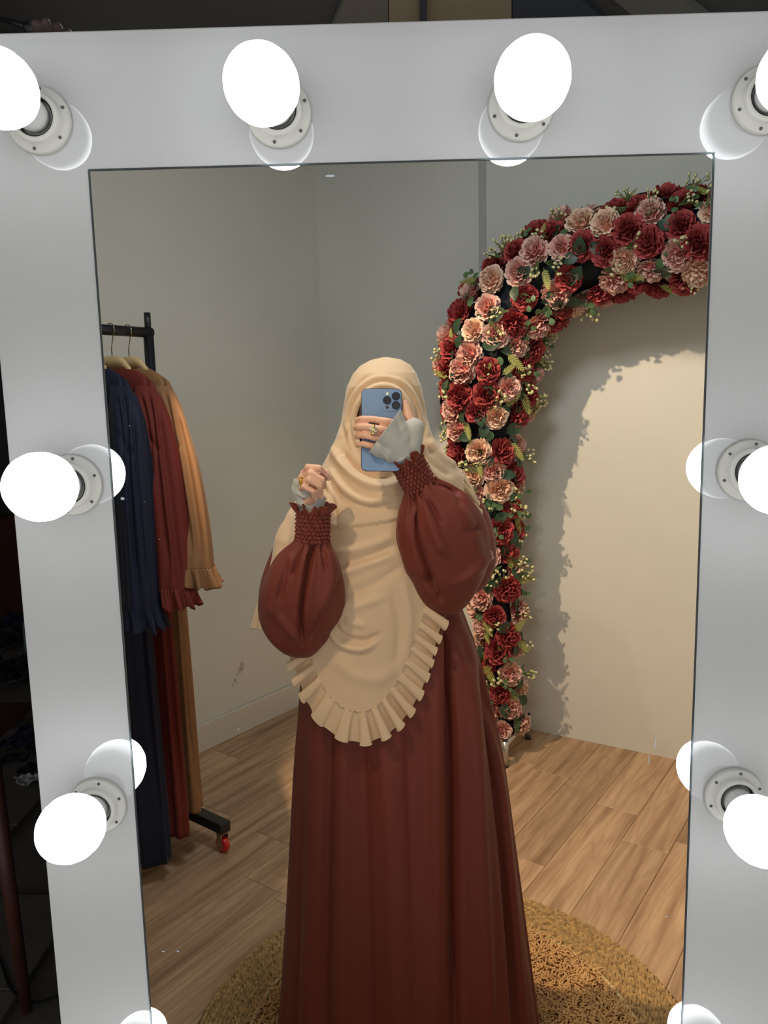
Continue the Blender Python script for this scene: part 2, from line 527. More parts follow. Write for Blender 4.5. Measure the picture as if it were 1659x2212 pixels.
# ---- plank floor
fp = [(p_in[0], 0.0), (p_in2[0], 0.0), tuple(right_end), tuple(CORNER + np.array([0.0, 0.05])), tuple(left_end)]
v = [(x, y, z) for z in (-0.05, -0.0085) for (x, y) in fp]
fl = mesh('floor', v, [(4, 3, 2, 1, 0), (5, 6, 7, 8, 9)] + [(k, (k + 1) % 5, 5 + (k + 1) % 5, 5 + k) for k in range(5)], plain('floor_joint', srgb(58, 42, 30), rough=0.9), smooth=False)
fl['kind'] = 'structure'
tag(fl, 'wood plank floor')
PW, PL, TH = 0.1555, 1.22, 0.008
ang = math.atan2(0.825, 0.565)
ud = np.array([math.cos(ang), math.sin(ang)]); vd = np.array([math.sin(ang), -math.cos(ang)])
bmx = bmesh.new(); bmesh.ops.create_cube(bmx, size=1)
for v in bmx.verts: v.co = Vector((v.co.x * (PL - 0.0012), v.co.y * (PW - 0.0012), v.co.z * TH))
bmesh.ops.bevel(bmx, geom=[e for e in bmx.edges if all(v.co.z > 0 for v in e.verts)], offset=0.0012, segments=1, affect='EDGES')
pme = bpy.data.meshes.new('plank'); bmx.to_mesh(pme); bmx.free(); pme.materials.append(MAT['wood'])
o_ref = np.array([0.373, 1.75])           # a joint seen on the right
shift = {}
end_marks = [((1187, 1670), None), ((1341, 1750), None), ((1392, 1828), None), ((1150, 1862), None), ((595, 1812), None), ((565, 1910), None), ((606, 1948), None)]
for px, _ in end_marks:
    p = on_plane(px[0], px[1], (0, 0, 0), (0, 0, 1))[:2] - o_ref
    r_ = int(math.floor(p @ vd / PW)); shift[r_] = (p @ ud) % PL


E_P = (left_end - p_in) / np.linalg.norm(left_end - p_in); N_P = np.array([-E_P[1], E_P[0]])   # N_P points to the dark side
CUTS = [((p_in + N_P * 0.012), N_P), (CORNER + np.array([-0.809, 0.588]) * 0.05, np.array([-0.809, 0.588])), (CORNER + np.array([0.5, 0.866]) * 0.05, np.array([0.5, 0.866])), (np.array([0, 0.0]), np.array([0, -1.0]))]
E_Q = (right_end - p_in2) / np.linalg.norm(right_end - p_in2); N_Q = np.array([E_Q[1], -E_Q[0]]); CUTS.append((p_in2 + N_Q * 0.012, N_Q))
for r_ in range(-14, 15):
    sh = shift.get(r_, (r_ * 0.437 + 0.21) % PL)
    for k in range(-3, 5):
        c = o_ref + ud * (sh + (k + 0.5) * PL) + vd * (r_ + 0.5) * PW
        cs = [c + ud * a * PL / 2 + vd * b_ * PW / 2 for a in (-1, 1) for b_ in (-1, 1)]
        if min(q[0] for q in cs) > 2.0: continue
        side = [[(q - p) @ n for q in cs] for p, n in CUTS]
        if any(min(d) > 0 for d in side): continue
        rot = ang + (math.pi if random.random() < 0.5 else 0)
        me_ = pme
        hit = [i for i, d in enumerate(side) if max(d) > 0]
        Mx = Matrix.Translation((c[0], c[1], -TH / 2 + random.uniform(-0.0006, 0))) @ Matrix.Rotation(rot, 4, 'Z')
        if hit:
            bm_ = bmesh.new(); bm_.from_mesh(pme); inv = Mx.inverted()
            for i in hit:
                p, n = CUTS[i]
                bmesh.ops.bisect_plane(bm_, geom=bm_.verts[:] + bm_.edges[:] + bm_.faces[:], plane_co=inv @ Vector((p[0], p[1], 0)), plane_no=inv.to_3x3() @ Vector((n[0], n[1], 0)), clear_outer=True)
            if len(bm_.faces) < 3:
                bm_.free(); continue
            me_ = bpy.data.meshes.new('plank'); bm_.to_mesh(me_); bm_.free(); me_.materials.append(MAT['wood'])
        o = bpy.data.objects.new('plank', me_); COL.objects.link(o); o.parent = fl; o.matrix_world = Mx

# ---- the dark room beyond the mirror
df = wall_slab('floor_dark_room', (-6.0, -0.1), (-0.4, -0.1), -0.09, -0.0205, 6.0, (0, 1), MAT['concrete'])
tag(df, 'dim grey tiled floor beyond the left edge of the mirror')
df2 = wall_slab('floor_dark_right', (0.3, -0.1), (4.0, -0.1), -0.09, -0.0205, 5.4, (0, 1), MAT['concrete'])
tag(df2, 'dim grey floor beyond the right edge of the mirror')
# grey tiles on that floor
tb = bmesh.new(); bmesh.ops.create_cube(tb, size=1)
for v in tb.verts: v.co = Vector((v.co.x * 0.394, v.co.y * 0.394, v.co.z * 0.02))
bmesh.ops.bevel(tb, geom=[e for e in tb.edges if all(v.co.z > 0 for v in e.verts)], offset=0.002, segments=1, affect='EDGES')
tme = bpy.data.meshes.new('tile'); tb.to_mesh(tme); tb.free(); tme.materials.append(MAT['concrete'])
for ix in range(14):
    for iy in range(14):
        x, y = -5.6 + ix * 0.4, 0.1 + iy * 0.4
        t = np.array([x, y]) - p_in; e = left_end - p_in
        sd = (e[0] * t[1] - e[1] * t[0]) / np.linalg.norm(e)      # >0 : left of the partition
        if y > left_end[1]: sd = -(np.array([x, y]) - CORNER) @ np.array([0.809, -0.588]) if True else sd
        if sd < 0.24 or x > -0.5 or x < -1.1 * (y + 1.7): continue
        o = bpy.data.objects.new('tile', tme); COL.objects.link(o); o.parent = df
        o.location = (x, y, -0.0103)
dw = wall_slab('wall_dark_room', (-6.5, 5.2), (4.0, 5.2), -0.05, 6.0, 0.1, (0, 1), MAT['dark_wall'])
tag(dw, 'dark wall far behind the mirror')
dwl = wall_slab('wall_dark_left', (-5.5, -0.1), (-5.5, 5.2), -0.05, 3.0, 0.1, (-1, 0), MAT['dark_wall'])
cl = wall_slab('ceiling', (-6.5, -2.2), (4.0, -2.2), 2.76, 2.82, 7.3, (0, 1), MAT['dark_ceiling'])
tag(cl, 'dark ceiling above the mirror')
# boards and beams under that ceiling, seen over the top of the frame
cz = 2.76


def ceil_at(px, py): return on_plane(px, py, (0, 0, cz), (0, 0, 1))


def ceil_board(name, quad, th, mat, label):
    q = [ceil_at(*p) for p in quad]
    v = [(p[0], p[1], cz - 0.001) for p in q] + [(p[0], p[1], cz - th) for p in q]
    o = mesh(name, v, [(0, 1, 2, 3), (7, 6, 5, 4), (0, 4, 5, 1), (1, 5, 6, 2), (2, 6, 7, 3), (3, 7, 4, 0)], mat, smooth=False)
    bm = bmesh.new(); bm.from_mesh(o.data); bmesh.ops.recalc_face_normals(bm, faces=bm.faces); bm.to_mesh(o.data); bm.free()
    tag(o, label, 'board')
    return o


ceil_board('ceiling_board', [(690, 110), (745, -20), (838, -60), (838, 110)], 0.02, MAT['grey_board'], 'grey board on the dark ceiling left of the olive panel')
ceil_board('ceiling_panel', [(840, 110), (840, -80), (1105, -80), (1105, 110)], 0.02, MAT['olive'], 'olive grey panel on the ceiling above the mirror frame')
ceil_board('ceiling_strip', [(906, 110), (906, -80), (922, -80), (922, 110)], 0.04, MAT['navy_board'], 'thin dark strip across the olive ceiling panel')
ceil_board('ceiling_board', [(1107, 110), (1107, -80), (1180, -80), (1400, 110)], 0.02, MAT['navy_board'], 'dark navy board on the ceiling right of the olive panel')
ceil_board('ceiling_board', [(1480, 110), (1260, -80), (1400, -80), (1640, 110)], 0.03, MAT['grey_board'], 'slanting grey board on the ceiling at the upper right')

# ================================================================== VANITY MIRROR
X0, X1, ZT = -0.2575, 0.278, 1.7025          # glass opening
OX0, OX1, OZT = -0.350, 0.3705, 1.814        # outer frame
ZB, OZB = 0.17, 0.03
MAT['panel'].node_tree.nodes['Principled BSDF'].inputs['Coat IOR'].default_value = 1.5
# the diffuser glows strongest to the front, weaker towards its collar
nt = MAT['diffuser'].node_tree; tc = nt.nodes.new('ShaderNodeTexCoord'); sp = nt.nodes.new('ShaderNodeSeparateXYZ'); mr = nt.nodes.new('ShaderNodeMapRange')
mr.inputs['From Min'].default_value = -0.042; mr.inputs['From Max'].default_value = -0.060; mr.inputs['To Min'].default_value = 1.5; mr.inputs['To Max'].default_value = BULB
mr.interpolation_type = 'SMOOTHSTEP'
nt.links.new(tc.outputs['Object'], sp.inputs[0]); nt.links.new(sp.outputs['Y'], mr.inputs[0]); nt.links.new(mr.outputs[0], nt.nodes['Principled BSDF'].inputs['Emission Strength'])
vm = empty('vanity_mirror', (0.01, 0, 0))
tag(vm, 'tall white glossy vanity mirror frame ringed with round bulbs', 'mirror')
o_ = [(OX0, OZB), (OX1, OZB), (OX1, OZT), (OX0, OZT)]; i_ = [(X0, ZB), (X1, ZB), (X1, ZT), (X0, ZT)]
v = [(x, yy, z) for yy in (-0.0005, -0.0045) for (x, z) in o_ + i_]
f = []
for k in range(4):
    m_ = (k + 1) % 4
    f += [(8 + k, 8 + m_, 12 + m_, 12 + k), (k, 4 + k, 4 + m_, m_), (4 + k, 12 + k, 12 + m_, 4 + m_), (k, m_, 8 + m_, 8 + k)]
pn = mesh('panel', v, f, MAT['panel'], vm, smooth=False)
mod(pn, 'BEVEL', width=0.0012, segments=2, limit_method='ANGLE')
mb = MB()                                     # box sides behind the panel
for (c, h) in (((OX0 + 0.006, 0.0105, (OZT + OZB) / 2), (0.006, 0.010, (OZT - OZB) / 2)), ((OX1 - 0.006, 0.0105, (OZT + OZB) / 2), (0.006, 0.010, (OZT - OZB) / 2)),
               ((0.01, 0.0105, OZT - 0.006), ((OX1 - OX0) / 2 - 0.012, 0.010, 0.006)), ((0.01, 0.0105, OZB + 0.006), ((OX1 - OX0) / 2 - 0.012, 0.010, 0.006))):
    mb.box(c, h)
mb.build('frame_side', MAT['panel'], vm, smooth=False)
for (c, h) in (((X0 - 0.0001, -0.0042, (ZT + ZB) / 2), (0.0007, 0.0008, (ZT - ZB) / 2)), ((X1 + 0.0001, -0.0042, (ZT + ZB) / 2), (0.0007, 0.0008, (ZT - ZB) / 2)),
               ((0.01, -0.0042, ZT + 0.0001), ((X1 - X0) / 2, 0.0008, 0.0007)), ((0.01, -0.0042, ZB), ((X1 - X0) / 2, 0.0008, 0.0007))):
    MB().box(c, h).build('glass_edge', MAT['edge'], vm, smooth=False)
for s in (-1, 1):
    MB().box((0.01 + s * 0.28, 0.0, 0.015), (0.03, 0.05, 0.015)).build('foot', MAT['panel'], vm, smooth=False)
# little smears on the glass
for (px, py, a, b_) in ((712, 380, 11, 3), (264, 1077, 5, 4), (312, 1084, 1, 1), (345, 1165, 1, 1), (353, 2055, 4, 2), (384, 2055, 4, 3), (1416, 1605, 1.2, 16), (1402, 1640, 1, 14), (280, 920, 1.4, 1), (1440, 1980, 5, 1.5), (515, 1575, 2, 2)):
    c = at(px, py, 0.6988); n = 8
    pts = [c + np.array([math.cos(2 * math.pi * j / n) * a, 0, math.sin(2 * math.pi * j / n) * b_]) * 0.00042 * random.uniform(0.7, 1.1) for j in range(n)]
    MB().add(pts, [tuple(range(n))]).build('smear', MAT['speck'], vm, smooth=False)


# ---- sockets and bulbs
def lathe(profile, n=36):
    v = []
    for (r, h) in profile:
        for j in range(n):
            a = 2 * math.pi * j / n
            v.append((r * math.cos(a), -h, r * math.sin(a)))        # axis along -Y
    return v, grid_faces(len(profile), n, True, flip=False)


def lathe_mesh(name, profile, mat, n=36):
    v, f = lathe(profile, n)
    me = bpy.data.meshes.new(name); me.from_pydata(v, [], f); me.materials.append(mat)
    bm = bmesh.new(); bm.from_mesh(me); bmesh.ops.remove_doubles(bm, verts=bm.verts, dist=1e-6); bmesh.ops.recalc_face_normals(bm, faces=bm.faces)
    bm.to_mesh(me); bm.free()
    me.polygons.foreach_set('use_smooth', [True] * len(me.polygons))
    return me


E0 = 1e-5
me_sock = lathe_mesh('lamp_socket', [(0.0275, 0), (0.0275, 0.004), (0.0265, 0.0052), (0.0215, 0.0058), (0.0205, 0.0068), (0.0205, 0.011), (0.0195, 0.0125), (0.0168, 0.0125), (0.0162, 0.0115), (0.0162, 0.004), (E0, 0.004)], MAT['socket'])
me_gap = lathe_mesh('gap_shade', [(0.0160, 0.0045), (0.0160, 0.0105), (0.0150, 0.0105), (0.0150, 0.0045)], MAT['dark_hole'])  # dark ring: shade in the gap round the neck, put into its colour
me_screw = lathe_mesh('screw', [(0.0014, 0.0), (0.0014, 0.0008), (0.0009, 0.0012), (E0, 0.0009)], MAT['hole'], 10)
dome = [(0.0165, 0.0275), (0.0208, 0.0318), (0.0250, 0.0382), (0.0281, 0.0455), (0.0293, 0.0530), (0.0289, 0.0615), (0.0268, 0.0695), (0.0232, 0.0765), (0.0180, 0.0820), (0.0112, 0.0856), (0.0053, 0.0870), (E0, 0.0873)]
me_dome = lathe_mesh('diffuser', dome, MAT['diffuser'], 48)
me_neck = lathe_mesh('neck', [(0.0120, 0.005), (0.0131, 0.010), (0.0135, 0.017), (0.0146, 0.023), (0.0168, 0.0276), (E0, 0.0276)], MAT['neck'])

top_x = [-0.2965, -0.0915, 0.1135, 0.3185]
col_z = [1.431, 1.119, 0.806]
spots = []
for k, x in enumerate(top_x):
    spots.append((x, 1.7435, ['at the top left corner of the mirror frame', 'second from left along the frame top', 'third from left along the frame top', 'at the top right corner of the mirror frame'][k]))
for nm, x in (('left', -0.2935), ('right', 0.3185)):
    for k, z in enumerate(col_z):
        spots.append((x, z, f'{["upper", "lower", "bottommost"][k]} down the {nm} side of the mirror frame'))


def child(name, me, parent, loc=(0, 0, 0)):
    o = bpy.data.objects.new(name, me); COL.objects.link(o); o.parent = parent; o.location = loc
    return o


TILT = {0: (-0.0075, 0.006), 1: (-0.0054, 0.0025), 2: (0.0, 0.001), 4: (-0.0035, 0.004), 5: (-0.003, 0.0075), 7: (0.0, -0.003), 8: (0.0, -0.004)}
for k_, (x, z, where) in enumerate(spots):
    tx, tz = TILT.get(k_, (0, 0)); aim = Vector((tx, -0.054, tz)).normalized(); q_ = Vector((0, -1, 0)).rotation_difference(aim)
    aim2 = Vector((tx, 0.054, tz)).normalized(); q2_ = Vector((0, -1, 0)).rotation_difference(aim2) if (tx or tz) else None
    so = child('lamp_socket', me_sock, vm, (x - 0.01, -0.0046, z))
    child('gap_shade', me_gap, so)
    for k in range(6):
        a = math.pi / 3 * k + 0.35
        child('screw', me_screw, so, (0.0242 * math.cos(a), -0.0052, 0.0242 * math.sin(a)))
    b = empty('light_bulb', (x, -0.0046, z), q_.to_euler()); tag(b, f'lit white round bulb {where}', 'bulb', 'bulbs around the mirror frame')
    child('diffuser', me_dome, b); child('neck', me_neck, b)
    # its image in the glass, as far behind the mirror's face as the bulb is before it
    m = empty('bulb_reflection', (x, 0.0010, z), q2_.to_euler() if q2_ else (0, 0, math.pi)); tag(m, f'mirror reflection of bulb {where}', 'reflection', 'bulb reflections in the mirror')
    child('diffuser', me_dome, m); child('neck', me_neck, m); child('socket', me_sock, m)

# ================================================================== PERSON (as seen in the glass)
person = empty('person', (0.0, 0.92, 0.0))
tag(person, 'person in a beige ruffled khimar and long maroon dress holding a phone before the face', 'person')

# ---- body: one continuous surface
mb = MB()
HC = at(834, 884, 1.605)                                   # head centre


def hp(x, y, z): return HC + np.array([x, y, z])          # head-local: x right in view, -y towards the mirror


mb.ellipsoid(hp(0, 0.012, 0.018), (0.069, 0.088, 0.086))
mb.ellipsoid(hp(-0.002, -0.018, -0.036), (0.064, 0.064, 0.072))
mb.capsule(hp(-0.022, -0.048, -0.088), hp(0.022, -0.048, -0.088), 0.018)        # chin
mb.capsule(hp(0, -0.080, 0.010), hp(0, -0.093, -0.026), 0.007, 0.011)           # nose
mb.capsule(hp(-0.013, -0.082, -0.028), hp(0.013, -0.082, -0.028), 0.008)        # nostrils
mb.capsule(hp(-0.045, -0.058, 0.022), hp(0.045, -0.058, 0.022), 0.014)          # brow
mb.capsule(hp(-0.018, -0.070, -0.055), hp(0.018, -0.070, -0.055), 0.009)        # mouth
for s in (-1, 1):
    mb.ellipsoid(hp(s * 0.042, -0.056, -0.022), (0.020, 0.018, 0.022))          # cheeks
    mb.ellipsoid(hp(s * 0.037 - 0.003, -0.046, 0.0), (0.018, 0.028, 0.034))
    mb.ellipsoid(hp(s * 0.072, 0.012, -0.005), (0.008, 0.018, 0.030))           # ears
PEL = np.array([HC[0] - 0.02, 0.93, 0.80]); CH = np.array([HC[0] - 0.015, 0.925, 1.20]); NK = hp(-0.004, 0.03, -0.13)
mb.capsule(hp(0, 0.02, -0.05), NK, 0.050, 0.052)
mb.capsule(NK, CH, 0.052, 0.10); mb.capsule(CH, PEL + np.array([0, 0, 0.12]), 0.105, 0.095); mb.capsule(PEL + np.array([0, 0, 0.12]), PEL, 0.10, 0.115)
SHL = CH + np.array([-0.118, 0.015, 0.085]); SHR = CH + np.array([0.125, 0.015, 0.085])
mb.capsule(SHL, SHR, 0.046, 0.046); mb.capsule(NK, SHL, 0.036, 0.042); mb.capsule(NK, SHR, 0.036, 0.042)
for s in (-1, 1):
    hip = PEL + np.array([s * 0.075, 0, -0.02]); kn = np.array([PEL[0] + s * 0.075, 0.92, 0.44]); an = np.array([PEL[0] + s * 0.075, 0.94, 0.08])
    mb.capsule(hip, kn, 0.085, 0.055); mb.capsule(kn, an, 0.052, 0.034)
    mb.capsule(an + np.array([0, 0.02, -0.042]), an + np.array([s * 0.02, -0.15, -0.05]), 0.032, 0.026)
# arms
ELL = at(640, 1345, 1.53); WRL = at(674, 1098, 1.415)
ELR = at(1030, 1205, 1.55); WRR = at(884, 992, 1.41)
mb.capsule(SHL, ELL, 0.045, 0.036); mb.capsule(ELL, WRL, 0.036, 0.023)
mb.capsule(SHR, ELR, 0.045, 0.036); mb.capsule(ELR, WRR, 0.036, 0.023)


def finger(pts, r0, r1):
    P = [at(*p) for p in pts]; n = len(P) - 1
    for i in range(n):
        mb.capsule(P[i], P[i + 1], r0 + (r1 - r0) * i / n, r0 + (r1 - r0) * (i + 1) / n, 12)
    return P


# hand at the left of the picture: half-closed fist
ML = [(659, 1024, 1.398), (655, 1033, 1.393), (651, 1045, 1.393), (647, 1058, 1.398)]
for k, m_ in enumerate(ML):
    mb.capsule(WRL, at(*m_), 0.0165, 0.0098)
mb.capsule(at(668, 1075, 1.405), at(652, 1045, 1.40), 0.020, 0.014)
fl1 = finger([ML[0], (665, 1009, 1.376), (690, 1011, 1.370), (704, 1026, 1.383)], 0.0070, 0.0054)
fl2 = finger([ML[1], (671, 1022, 1.366), (696, 1036, 1.365), (700, 1050, 1.382)], 0.0070, 0.0056)
fl3 = finger([ML[2], (668, 1036, 1.362), (691, 1050, 1.364), (693, 1071, 1.380)], 0.0068, 0.0053)
fl4 = finger([ML[3], (657, 1051, 1.366), (676, 1061, 1.366), (679, 1076, 1.380)], 0.0062, 0.0050)
finger([(672, 1068, 1.408), (692, 1040, 1.398), (703, 1022, 1.392), (709, 1031, 1.388)], 0.0120, 0.0068)
# hand at the right: fingers across the back of the phone
MR = [(858, 917, 1.386), (850, 934, 1.380), (838, 952, 1.380), (822, 969, 1.384)]
for m_ in MR:
    mb.capsule(WRR, at(*m_), 0.0165, 0.0100)
fr1 = finger([MR[0], (838, 911, 1.381), (806, 906, 1.382), (782, 905, 1.386), (772, 907, 1.402)], 0.0074, 0.0058)
fr2 = finger([MR[1], (824, 928, 1.374), (792, 922, 1.374), (776, 922, 1.382), (769, 924, 1.402)], 0.0074, 0.0061)
fr3 = finger([MR[2], (814, 946, 1.375), (788, 940, 1.376), (776, 940, 1.384), (771, 943, 1.402)], 0.0071, 0.0058)
fr4 = finger([MR[3], (800, 963, 1.379), (786, 959, 1.380), (777, 960, 1.386), (773, 962, 1.402)], 0.0066, 0.0052)
frt = finger([(893, 962, 1.402), (893, 925, 1.398), (882, 900, 1.402), (876, 872, 1.410)], 0.0150, 0.0068)
body = link_mesh('body', remeshed(mb, 0.0020, 2), MAT['skin'], person); rebase(body)


def nail(c, n, up, w, l, name='nail'):
    c = np.array(c); n = np.array(n, float); n /= np.linalg.norm(n); up = np.array(up, float); up -= n * (up @ n); up /= np.linalg.norm(up)
    x = np.cross(up, n)
    mb2 = MB().ellipsoid(c, (w, l, 0.0008), rot=np.stack([x, up, n], 1), n=12, m=8)
    return mb2.build(name, MAT['nail'], body)


for fg, dv in ((fl1, 0.5), (fl3, 0.2), (fl4, 0.2)):
    d_ = fg[-1] - fg[-2]; d_ /= np.linalg.norm(d_)
    nn = np.array([0.45, -0.9, 0.1]); nn -= d_ * (nn @ d_); nn /= np.linalg.norm(nn)
    nail(fg[-1] + nn * 0.0052, nn, d_, 0.0036, 0.0052)
nail(frt[-1] + np.array([0, -0.006, 0.001]), (0.0, -1, 0.1), frt[-1] - frt[-2], 0.0042, 0.006)
# face details (behind the phone)
for s in (-1, 1):
    e = MB().ellipsoid(hp(s * 0.031, -0.066, 0.004), (0.0125, 0.0115, 0.0085)).build('eye', MAT['white_eye'], body)
    MB().ellipsoid(hp(s * 0.031, -0.0755, 0.004), (0.0050, 0.0024, 0.0050)).build('iris', MAT['iris'], body)
    MB().capsule(hp(s * 0.016, -0.077, 0.024), hp(s * 0.046, -0.066, 0.026), 0.0034, 0.002).build('eyebrow', MAT['hair'], body)
MB().ellipsoid(hp(0, -0.0790, -0.052), (0.021, 0.004, 0.0048)).ellipsoid(hp(0, -0.0785, -0.060), (0.018, 0.004, 0.0052)).build('lips', MAT['lip'], body)
# brown under-scarf band across the brow
bp_ = [hp(0.066 * math.sin(a), 0.005 - 0.084 * math.cos(a), 0.036 - 0.012 * (1 - math.cos(a * 1.4))) for a in np.linspace(-0.62, 0.62, 25)]
vv = []
for p in bp_:
    out = (p - HC) * np.array([1, 1, 0]); out /= np.linalg.norm(out)
    for (dz, dr) in ((-0.010, 0.001), (0.0, 0.0025), (0.012, 0.001), (0.012, -0.004), (-0.010, -0.004)):
        vv.append(p + out * dr + np.array([0, 0, dz]))
mesh('under_scarf', vv, grid_faces(25, 5, True), MAT['cap'], person)

# ---- skirt of the dress
SK = [(1170, 735, 955, 1.60, 0.105, 0.11), (1240, 715, 965, 1.61, 0.125, 0.12), (1290, 698, 985, 1.615, 0.135, 0.13), (1350, 676, 1008, 1.62, 0.145, 0.14), (1440, 656, 1036, 1.62, 0.152, 0.15),
      (1540, 648, 1062, 1.62, 0.158, 0.16), (1640, 640, 1082, 1.62, 0.165, 0.17), (1800, 632, 1104, 1.62, 0.175, 0.18), (2000, 621, 1130, 1.62, 0.185, 0.20), (2212, 606, 1158, 1.62, 0.20, 0.22), (2395, 588, 1186, 1.62, 0.215, 0.235)]
rows = []
for (py, lx, rx, d, bf, bk) in SK:
    a = at(lx, py, d); b = at(rx, py, d)
    rows.append(((a[2] + b[2]) / 2, (a[0] + b[0]) / 2, (b[0] - a[0]) / 2, d - 0.7, bf, bk))
rows = spline(rows, 150); nu = 260
G = np.zeros((len(rows), nu, 3)); cen = np.zeros((len(rows), 3))
th = np.linspace(0, 2 * math.pi, nu, endpoint=False)         # 0 = towards the mirror
for i, (z, cx_, a, y, bf, bk) in enumerate(rows):
    t = i / (len(rows) - 1)
    am = 0.020 * t ** 0.8
    fold = am * (0.55 * np.sin(9 * th + 1.1 + 0.5 * t) + 0.30 * np.sin(15 * th + 2.2 - t) + 0.25 * np.sin(22 * th + 0.4))
    fold = fold * (0.42 + 0.58 * (np.cos(th) < 0.15))
    c, s = np.cos(th), np.sin(th)
    G[i, :, 0] = cx_ + (a + fold) * np.sign(s) * np.abs(s) ** 0.92
    G[i, :, 1] = y - np.where(c > 0, bf, bk) * np.sign(c) * np.abs(c) ** 0.92 - fold * c
    G[i, :, 2] = max(z, 0.012) + (0.006 * np.sin(9 * th) if t > 0.98 else 0)
    cen[i] = (cx_, y, z)
N = grid_normals(G, True, cen)
SKF = [([(972, 1290), (974, 1500), (980, 1750), (986, 2300)], 10, -0.036), ([(944, 1340), (942, 1700), (945, 2300)], 18, 0.012), ([(1008, 1380), (1032, 1700), (1058, 2300)], 15, 0.016),
       ([(1040, 1440), (1088, 1830), (1122, 2300)], 7, -0.026), ([(1075, 1620), (1112, 2000), (1140, 2300)], 10, 0.008),
       ([(712, 1500), (706, 1850), (698, 2300)], 11, -0.013), ([(742, 1560), (738, 1900), (735, 2300)], 16, 0.010), ([(782, 1600), (792, 1900), (800, 2300)], 13, -0.009),
       ([(828, 1600), (845, 1900), (858, 2300)], 20, 0.010), ([(880, 1560), (892, 1900), (902, 2300)], 12, -0.009), ([(684, 1420), (668, 1800), (652, 2300)], 13, 0.010), ([(660, 1700), (640, 2300)], 7, -0.006)]
V = apply_folds(G.reshape(-1, 3), N.reshape(-1, 3), SKF)
dress = mesh('dress', V, grid_faces(len(rows), nu, True, True), MAT['maroon'], person)
mod(dress, 'SOLIDIFY', thickness=0.0015, offset=-1)


# ---- balloon sleeves with shirred cuffs
def balloon(rows, n_rows, nu, folds, gather, name, seed, extra=None):
    """rows: (px, py, d, half width across, half depth) along the arm from the cuff."""
    P = np.array([at(r[0], r[1], r[2]) for r in rows]); S = spline(np.hstack([P, np.array(rows)[:, 3:5]]), n_rows)
    T = np.gradient(S[:, :3], axis=0); T /= np.linalg.norm(T, axis=1)[:, None]
    G = np.zeros((n_rows, nu, 3)); th = np.linspace(0, 2 * math.pi, nu, endpoint=False)
    for i in range(n_rows):
        t = T[i]; view = S[i, :3] - CAM; view /= np.linalg.norm(view)
        a = np.cross(t, view); a /= np.linalg.norm(a); b = np.cross(t, a)
        u = i / (n_rows - 1)
        g = gather * math.exp(-u * 9.0)
        f = g * (np.sin(19 * th + seed) + 0.6 * np.sin(29 * th + 2 * seed)) + 0.05 * u * (1 - u) * 4 * (0.6 * np.sin(3 * th + seed) + 0.5 * np.sin(5 * th + 1.7 * seed) + 0.35 * np.sin(8 * th + 3 * u))
        w_, dp = S[i, 3] * 0.00086, S[i, 4] * 0.00086
        G[i] = S[i, :3] + np.outer(np.cos(th) * (1 + f) * w_, a) + np.outer(np.sin(th) * (1 + f) * dp, b)
    N = grid_normals(G, True, S[:, :3])
    V = apply_folds(G.reshape(-1, 3), N.reshape(-1, 3), folds)
    m_ = MB().add(V, grid_faces(n_rows, nu, True, True))
    if extra is not None:
        E_ = np.array([at(*e[:3]) for e in extra]); r_ = np.array([e[3] for e in extra]) * 0.00086
        S2 = spline(np.hstack([E_, r_[:, None]]), 24)
        m_.tube(S2[:, :3], S2[:, 3], 40)
    o = m_.build(name, MAT['maroon'], person)
    return o


balloon([(675, 1160, 1.408, 34, 32), (673, 1178, 1.410, 42, 42), (668, 1205, 1.414, 64, 56), (660, 1240, 1.425, 82, 70), (651, 1285, 1.445, 94, 80), (646, 1325, 1.470, 92, 84), (650, 1360, 1.49, 72, 78), (655, 1384, 1.505, 42, 54), (657, 1394, 1.515, 2, 3)],
        90, 200, [([(677, 1168), (664, 1235), (651, 1320), (653, 1392)], 6, -0.020), ([(640, 1190), (598, 1262), (582, 1335)], 15, 0.008), ([(702, 1182), (716, 1245), (696, 1330)], 13, 0.009),
                  ([(692, 1172), (704, 1232)], 4, -0.008), ([(657, 1172), (630, 1245)], 4, -0.008), ([(625, 1205), (600, 1300)], 6, -0.006), ([(730, 1250), (690, 1345), (665, 1385)], 6, -0.007), ([(600, 1330), (640, 1380)], 8, 0.006)],
        0.085, 'sleeve', 0.7, extra=[(650, 1350, 1.51, 58), (625, 1325, 1.56, 70), (628, 1270, 1.61, 76), (655, 1180, 1.65, 68), (690, 1090, 1.66, 50)])
balloon([(906, 1042, 1.425, 34, 32), (913, 1058, 1.428, 45, 44), (925, 1085, 1.435, 70, 60), (940, 1120, 1.445, 90, 74), (954, 1165, 1.465, 102, 84), (962, 1215, 1.490, 98, 90), (962, 1260, 1.515, 76, 84), (960, 1292, 1.535, 46, 60), (958, 1310, 1.55, 2, 3)],
        90, 200, [([(890, 1062), (893, 1138), (912, 1205), (936, 1275)], 7, -0.018), ([(912, 1062), (930, 1130), (960, 1200)], 12, 0.009), ([(900, 1058), (928, 1088), (954, 1135)], 6, -0.009), ([(928, 1035), (978, 1050), (1003, 1098)], 8, -0.010),
                  ([(955, 1302), (938, 1272), (915, 1250)], 7, -0.012), ([(1005, 1150), (1040, 1135)], 6, -0.008), ([(985, 1260), (1030, 1230), (1062, 1192)], 8, 0.008), ([(868, 1110), (872, 1180), (892, 1250)], 8, 0.008)],
        0.085, 'sleeve', 2.1, extra=[(985, 1262, 1.53, 44), (1012, 1228, 1.55, 58), (1016, 1180, 1.58, 62), (1000, 1120, 1.62, 62), (960, 1060, 1.65, 52), (930, 1030, 1.66, 40)])


